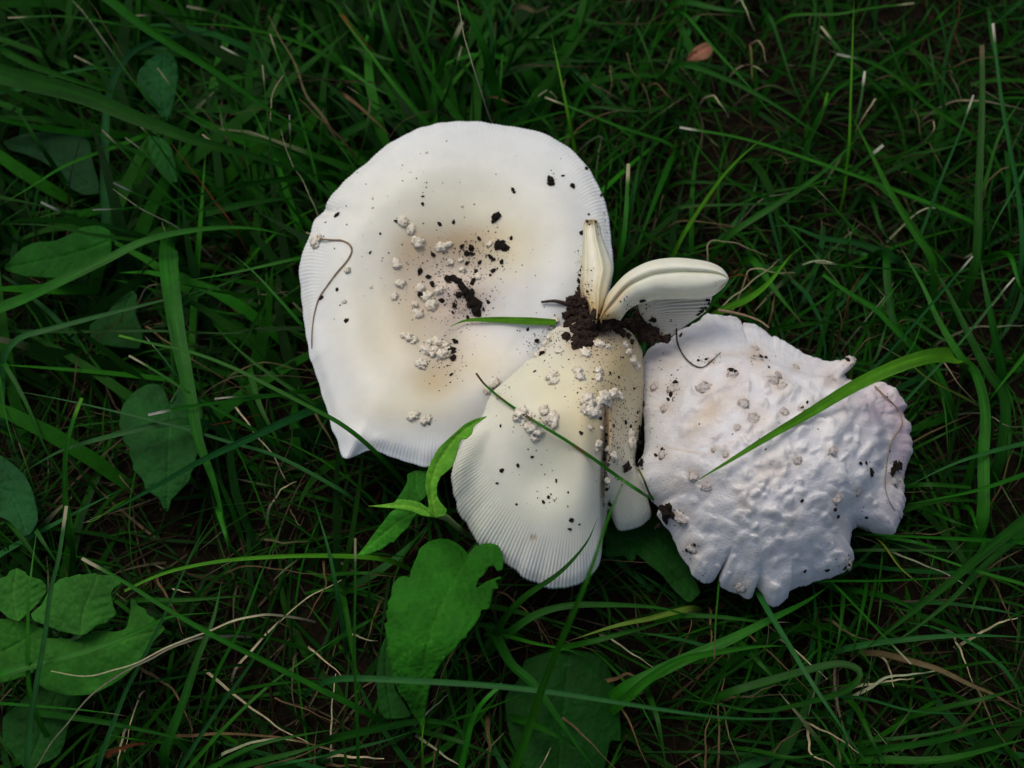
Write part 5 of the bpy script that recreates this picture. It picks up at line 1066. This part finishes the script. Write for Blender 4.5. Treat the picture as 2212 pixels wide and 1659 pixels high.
for L, wp, c in (([(160, 1659), (165, 1590), (220, 1555), (380, 1590), (550, 1659)], 5, 's'), ([(500, 270), (540, 400)], 6, 's'), ([(200, 620), (250, 680), (300, 765)], 7, 's'), ([(430, 420), (500, 450), (560, 500)], 6, 's'), ([(1250, 640), (1180, 740), (1120, 850)], 7, 's'), ([(1350, 490), (1470, 590)], 8, 't'), ([(90, 100), (260, 95), (400, 110)], 5, 't'), ([(1000, 240), (1200, 225), (1350, 250)], 6, 't'), ([(1510, 720), (1540, 850), (1560, 960)], 6, 't'), ([(1600, 930), (1660, 1050), (1740, 1180)], 5, 't'), ([(1300, 1020), (1500, 1005), (1740, 1010)], 6, 't'), ([(1780, 650), (2000, 665), (2230, 710)], 7, 's'), ([(1620, 780), (1630, 840), (1580, 900)], 6, 's'), ([(520, 1290), (700, 1250)], 6, 's'), ([(780, 1400), (740, 1440)], 9, 't'), ([(0, 1430), (300, 1460), (600, 1500)], 6, 't'), ([(220, 400), (450, 420), (800, 350)], 5, 't'), ([(480, 580), (600, 560), (760, 640)], 6, 't'), ([(2110, 1080), (1990, 1160), (1940, 1300)], 9, 't'), ([(1780, 160), (1790, 60), (1800, 0)], 6, 'r'), ([(890, 250), (870, 350)], 9, 'r'), ([(440, 300), (450, 500), (460, 540)], 8, 't'), ([(1850, 390), (2000, 370), (2160, 370)], 5, 't'), ([(380, 0), (420, 90), (470, 200)], 6, 's'), ([(1560, 1360), (1680, 1340)], 7, 's'), ([(900, 1430), (890, 1530)], 7, 't'), ([(620, 1000), (680, 1060), (640, 1130)], 7, 't'), ([(1190, 1200), (1280, 1270), (1330, 1310)], 6, 't')):
    blade('c7', wp, c, L, z=(.016, .014), arch=.004, cut=True)

# upper middle
for L, wp, c, rt, tp, ct, zz in (([(1360, 215), (1420, 500), (1470, 750), (1510, 960)], 12, 'l', -1, None, False, (.046, .026)), ([(-20, 90), (150, 300), (300, 500), (450, 680), (560, 810)], 17, 'g', -1, None, False, (.038, .022)), ([(760, -40), (850, 150), (940, 350), (975, 520)], 36, 'g', -1, None, False, (.040, .016)), ([(890, -40), (960, 100), (980, 300), (955, 520)], 26, 'b', -1, None, False, (.036, .014)), ([(1140, -40), (1050, 150), (1005, 230)], 25, 'b', -1, None, False, (.036, .02)), ([(235, -40), (290, 180), (350, 350), (430, 520)], 26, 'g', -1, None, False, (.036, .016)),
                                 ([(785, 140), (720, 280), (630, 470)], 22, 'g', -1, 's', True, (.032, .016)), ([(350, -20), (420, 200), (500, 450), (590, 720)], 20, 'd', -1, None, False, (.034, .014)), ([(1045, 345), (1030, 550), (1020, 750)], 11, 'g', -1, None, True, (.034, .02)), ([(30, 555), (200, 660), (400, 780), (490, 830)], 10, 'b', -1, 's', False, (.03, .022)), ([(1960, -20), (1800, 200), (1700, 400), (1500, 700)], 10, 'g', -1, None, False, (.034, .016)), ([(1320, 630), (1500, 700), (1800, 820), (2120, 930)], 10, 'g', -1, 's', True, (.026, .018)), ([(1860, 1060), (1852, 1250), (1835, 1500), (1800, 1690), (1780, 1850)], 18, 'g', -1, 's', True, (.044, .024)), ([(1800, 1035), (1812, 1250), (1800, 1500)], 7, 'g', -1, None, False, (.036, .018)), ([(500, -30), (650, 120), (740, 230)], 30, 'd', -1, None, False, (.032, .018)), ([(0, 0), (120, 150), (250, 260)], 30, 'd', -1, None, False, (.026, .014)), ([(160, -20), (200, 150), (180, 330)], 22, 'd', -1, None, False, (.026, .012)), ([(0, 880), (150, 800), (280, 700), (400, 640)], 26, 'd', 0, None, False, (.016, .014)), ([(190, 640), (160, 850), (115, 1010)], 9, 'd', -1, 't', True, (.036, .02)), ([(0, 600), (150, 720), (330, 880)], 14, 't', 0, None, False, (.016, .02)), ([(640, 720), (720, 500), (780, 300)], 9, 'd', 0, 's', True, (.014, .026)),
                                 ([(0, 430), (200, 560), (400, 660)], 12, 'g', 0, None, False, (.018, .02)), ([(0, 960), (80, 1080), (90, 1100)], 10, 'd', 0, None, False, (.018, .022)), ([(1000, 140), (990, 300), (960, 420)], 8, 'g', -1, 't', True, (.034, .018)), ([(1290, 0), (1230, 120), (1150, 260), (1090, 420)], 11, 'd', -1, None, False, (.03, .014)), ([(1460, 30), (1300, 140), (1200, 240)], 9, 'g', -1, None, False, (.026, .016)), ([(1100, 270), (1400, 260), (1700, 300), (1950, 310)], 8, 'd', 0, None, False, (.014, .016)), ([(1000, 730), (1200, 680), (1400, 600)], 7, 'g', 0, None, False, (.016, .018)), ([(1600, 690), (1900, 720), (2212, 690)], 8, 'd', 0, None, False, (.014, .016)), ([(1930, 1040), (1900, 1250), (1870, 1480)], 8, 'b', -1, None, False, (.026, .014)), ([(1760, 1000), (1740, 1100), (1710, 1240)], 9, 'g', -1, None, False, (.026, .018)), ([(1120, 470), (1200, 600), (1280, 690)], 10, 'd', 0, None, False, (.014, .014)), ([(1450, 90), (1700, 150), (2000, 160)], 9, 'd', 0, None, False, (.012, .014)), ([(1920, 190), (1990, 360), (2060, 560)], 9, 'd', 0, None, False, (.014, .014)), ([(1170, 380), (1500, 360), (1800, 400), (2100, 420)], 12, 'd', 0, None, False, (.012, .014)), ([(600, 0), (560, 200), (520, 420)], 16, 'd', 0, None, False, (.022, .014)), ([(60, 300), (300, 380), (560, 400)], 13, 'd', 0, None, False, (.014, .014)), ([(760, 1000 - 600), (900, 560), (980, 700)], 12, 'd', 0, None, False, (.014, .014)), ([(1280, 690), (1310, 620), (1420, 520), (1560, 330)], 8, 'd', 0, None, False, (.012, .016))):
    blade('c8', wp, c, L, z=zz, root=rt, tip=tp, cut=ct, arch=.004)
blade('c8', 5.5, 's', [(748, -30), (790, 200), (850, 420), (900, 580), (960, 760)], z=(.062, .036), root=-1, label='thin cream dry straw standing behind the top rim of the flat cap', cut=True)
blade('c8', 5, 't', [(305, 900), (360, 820), (480, 740), (580, 720), (680, 745)], z=(.030, .022), root=-1, label='thin arched tan straw touching the rim of the flat cap', cut=True)
for L, wp, c in (([(1500, 860), (1650, 760), (1800, 715), (1890, 705)], 7, 't'), ([(1170, 430), (1300, 425), (1500, 430), (1700, 435)], 7, 't'), ([(1340, 590), (1400, 640)], 7, 's'), ([(1740, 430), (1750, 560), (1690, 690)], 7, 't'), ([(2150, 320), (2100, 450), (2060, 520)], 6, 't'), ([(2040, 540), (2110, 620), (2180, 680)], 6, 't'), ([(1740, 150), (1950, 155), (2080, 90), (2212, 20)], 7, 't'), ([(0, 100), (80, 200), (200, 330)], 12, 'r'), ([(1660, 885), (1720, 910)], 7, 's'), ([(1950, 540), (2000, 700), (1960, 850)], 5, 't'), ([(2080, 1270), (2060, 1400)], 5, 't'), ([(1150, 40), (1250, 70), (1350, 40)], 26, 't'), ([(0, 530), (130, 530), (280, 540)], 10, 't'), ([(985, 625), (1080, 660), (1160, 690)], 9, 't'), ([(1580, 480), (1640, 560), (1800, 640)], 5, 't'), ([(1850, 350), (1900, 480), (2040, 560)], 6, 't'), ([(2212, 130), (2050, 155)], 6, 't'), ([(1450, 520), (1440, 610), (1470, 700)], 6, 't')):
    blade('c8', wp, c, L, z=(.016, .014), arch=.004, cut=True)
# a fallen dead leaf in the turf
dl = empty('dead_leaf', W(1500, 115, 0))
tag(dl, 'curled reddish tan dead leaf in the turf beyond the caps', 'leaf')
leaf(pts('c7', [(20, 390), (40, 350), (90, 300), (150, 275), (190, 290), (200, 340), (160, 380), (90, 395)]), pts('c7', [(20, 390), (110, 335), (200, 290)]), lambda t: .008 + .006 * math.sin(3 * t), (.30, .15, .085), dl, fold=.4)

# ------------------------------------------------------------------ turf too dense to count
for OUT, ce in ((A_OUT, .022), (B_OUT, .022), (D_OUT, .012)):
    P = np.array(catmull(OUT, 90, True))[:, :2]
    c = P.mean(0)
    KEEP.append((c + (P - c) * 1.02, ce))
KEEP.append((np.array(pts('r4', [(500, 100), (700, 100), (850, 700), (1100, 560), (1450, 490), (1850, 560), (2030, 720), (1850, 1000), (1500, 1350), (600, 1200), (450, 900)])), .025))
def turf(name, label, n, ext, lrange, wrange, elev, droop, zmax, palette, mat, seed, azf=None, tipp=.0, k=7, cat='grass', bias=None):
    g = np.random.default_rng(seed)
    cx, cy = 0.0, 0.02
    x = g.uniform(-ext, ext, n) + cx; y = g.uniform(-ext, ext, n) + cy
    if bias is not None:
        keep = g.uniform(0, 1, n) < bias(x, y)
        x, y = x[keep], y[keep]; n = len(x)
    # loose tufts
    x += .006 * np.sin(y * 260 + 3 * np.sin(x * 90)); y += .006 * np.sin(x * 230 + 2)
    az = g.uniform(0, 2 * np.pi, n)
    if azf is not None: az = azf(x, y) + g.normal(0, .9, n)
    L = g.uniform(*lrange, n) * g.choice([.6, .8, 1, 1, 1.15], n)
    wd = g.uniform(*wrange, n)
    e0 = g.uniform(*elev, n); dr = g.uniform(*droop, n); curl = g.normal(0, .5, n)
    P = np.zeros((n, k, 3)); P[:, 0, 0] = x; P[:, 0, 1] = y; P[:, 0, 2] = -.003
    for i in range(1, k):
        s = i / (k - 1)
        th = e0 - dr * s; a = az + curl * s
        P[:, i, 0] = P[:, i - 1, 0] + np.cos(th) * np.cos(a) * L / (k - 1)
        P[:, i, 1] = P[:, i - 1, 1] + np.cos(th) * np.sin(a) * L / (k - 1)
        P[:, i, 2] = P[:, i - 1, 2] + np.sin(th) * L / (k - 1)
    P[:, :, 2] = np.maximum(P[:, :, 2], -.003 + .004 * np.linspace(0, 1, k)[None])
    zm = zmax * g.uniform(.6, 1.0, n)
    top = P[:, :, 2].max(1)
    f = np.minimum(1, zm / np.maximum(top, 1e-4))
    P[:, :, 2] *= f[:, None]
    bad = np.zeros(n, bool)
    vx, vy = proj(P)
    for poly, ceil in KEEP:
        lo, hi = poly[:, :2].min(0), poly[:, :2].max(0)
        cand = ((vx > lo[0]) & (vx < hi[0]) & (vy > lo[1]) & (vy < hi[1]) & (P[..., 2] > ceil))
        if cand.any():
            ii = np.where(cand)
            ins = inpoly(vx[ii], vy[ii], poly[:, :2])
            bad[np.unique(ii[0][ins])] = True
    P = P[~bad]; wd = wd[~bad]; n = len(P)
    T = np.gradient(P, axis=1)
    side = np.stack([-T[..., 1], T[..., 0], np.zeros_like(T[..., 0])], -1)
    nl = np.linalg.norm(side, axis=-1, keepdims=True)
    fb = np.stack([-np.sin(az[~bad]), np.cos(az[~bad]), np.zeros(n)], -1)[:, None, :]
    side = np.where(nl > 1e-6, side / np.maximum(nl, 1e-9), fb)
    rl = g.uniform(-.9, .9, n)[:, None]
    side = side * np.cos(rl)[..., None]; side[..., 2] = np.sin(rl)
    s = np.linspace(0, 1, k)
    prof = np.maximum(.04, (1 - s ** 2.4)) * (.7 + .3 * np.minimum(1, s * 4))
    hw = wd[:, None] * prof[None] / 2
    V = np.stack([P - side * hw[..., None], P + side * hw[..., None]], 2).reshape(-1, 3)
    pal = np.array(palette)
    c = pal[g.integers(0, len(pal), n)] * g.uniform(.65, 1.3, (n, 1)) * g.uniform(.88, 1.12, (n, 3))
    C = np.repeat(c[:, None], k, 1)
    td = g.uniform(0, 1, n) < tipp
    tipc = np.array(CO['s']) * .8
    C[td, -1] = tipc; C[td, -2] = C[td, -2] * .5 + tipc * .5
    C = np.repeat(C[:, :, None], 2, 2).reshape(-1, 3)
    b = (np.arange(n) * k * 2)[:, None] + (np.arange(k - 1) * 2)[None]
    F = np.stack([b, b + 1, b + 3, b + 2], -1).reshape(-1, 4)
    me = bpy.data.meshes.new(name)
    me.vertices.add(len(V)); me.vertices.foreach_set('co', V.ravel())
    me.loops.add(F.size); me.loops.foreach_set('vertex_index', F.ravel().astype(np.int32))
    me.polygons.add(len(F)); me.polygons.foreach_set('loop_start', np.arange(0, F.size, 4, dtype=np.int32))
    me.polygons.foreach_set('use_smooth', np.ones(len(F), bool))
    a = me.color_attributes.new('col', 'FLOAT_COLOR', 'POINT')
    cc = np.ones((len(V), 4), np.float32); cc[:, :3] = C
    a.data.foreach_set('color', cc.ravel())
    me.materials.append(mat)
    me.update(calc_edges=True)
    o = bpy.data.objects.new(name, me)
    COL.objects.link(o)
    tag(o, label, cat, kind='stuff')
def azf(x, y):
    a = np.full_like(x, 2.2)
    a = np.where((x > -.03) & (y > .05), 1.7, a)
    a = np.where(x > .06, 2.6 + 3.0 * np.sin(x * 40) + 2 * np.cos(y * 35), a)
    a = np.where(y < -.05, 1.2 + 2.5 * np.sin(x * 30 + y * 20), a)
    return a
GR = [CO['d'], (.007, .055, .002), (.012, .085, .003), (.006, .042, .004), (.005, .034, .0015)]
turf('thatch', 'tangle of dull brown dead grass lying on the soil', 26000, .5, (.018, .05), (.0004, .0010), (.05, .5), (.2, .9), .008, [(.032, .025, .012), (.018, .013, .007), (.075, .062, .034), (.010, .008, .004), (.022, .014, .006), (.007, .026, .003), (.008, .030, .003)], M_STRAW, 3, k=6, cat='dead grass')
turf('grass', 'dense dark fine green lawn grass around the mushrooms', 26000, .5, (.025, .065), (.0006, .0014), (.25, 1.1), (.6, 2.0), .021, GR, M_TURF, 4, azf, tipp=.10)
turf('grass', 'broad dark grass blades massed behind the large flat cap', 2600, .30, (.05, .10), (.0028, .0055), (.45, 1.1), (.4, 1.4), .028, GR + [CO['g']], M_TURF, 15, azf, tipp=.03,
     bias=lambda x, y: ((x < .02) & (y > -.02)) * 1.0)
turf('grass', 'scattered wider lawn grass blades low in the turf', 5000, .5, (.035, .08), (.0016, .0034), (.3, 1.0), (.7, 1.8), .018, GR + [CO['b']], M_TURF, 5, azf, tipp=.06)
turf('grass', 'taller lawn grass standing farther away around the clearing', 9000, .9, (.05, .10), (.0012, .003), (.8, 1.4), (.5, 1.5), .07, GR + [CO['g'], CO['b']], M_TURF, 6, tipp=.06,
     bias=lambda x, y: ((np.abs(x) > .24) | (y > .24) | (y < -.20)).astype(float))
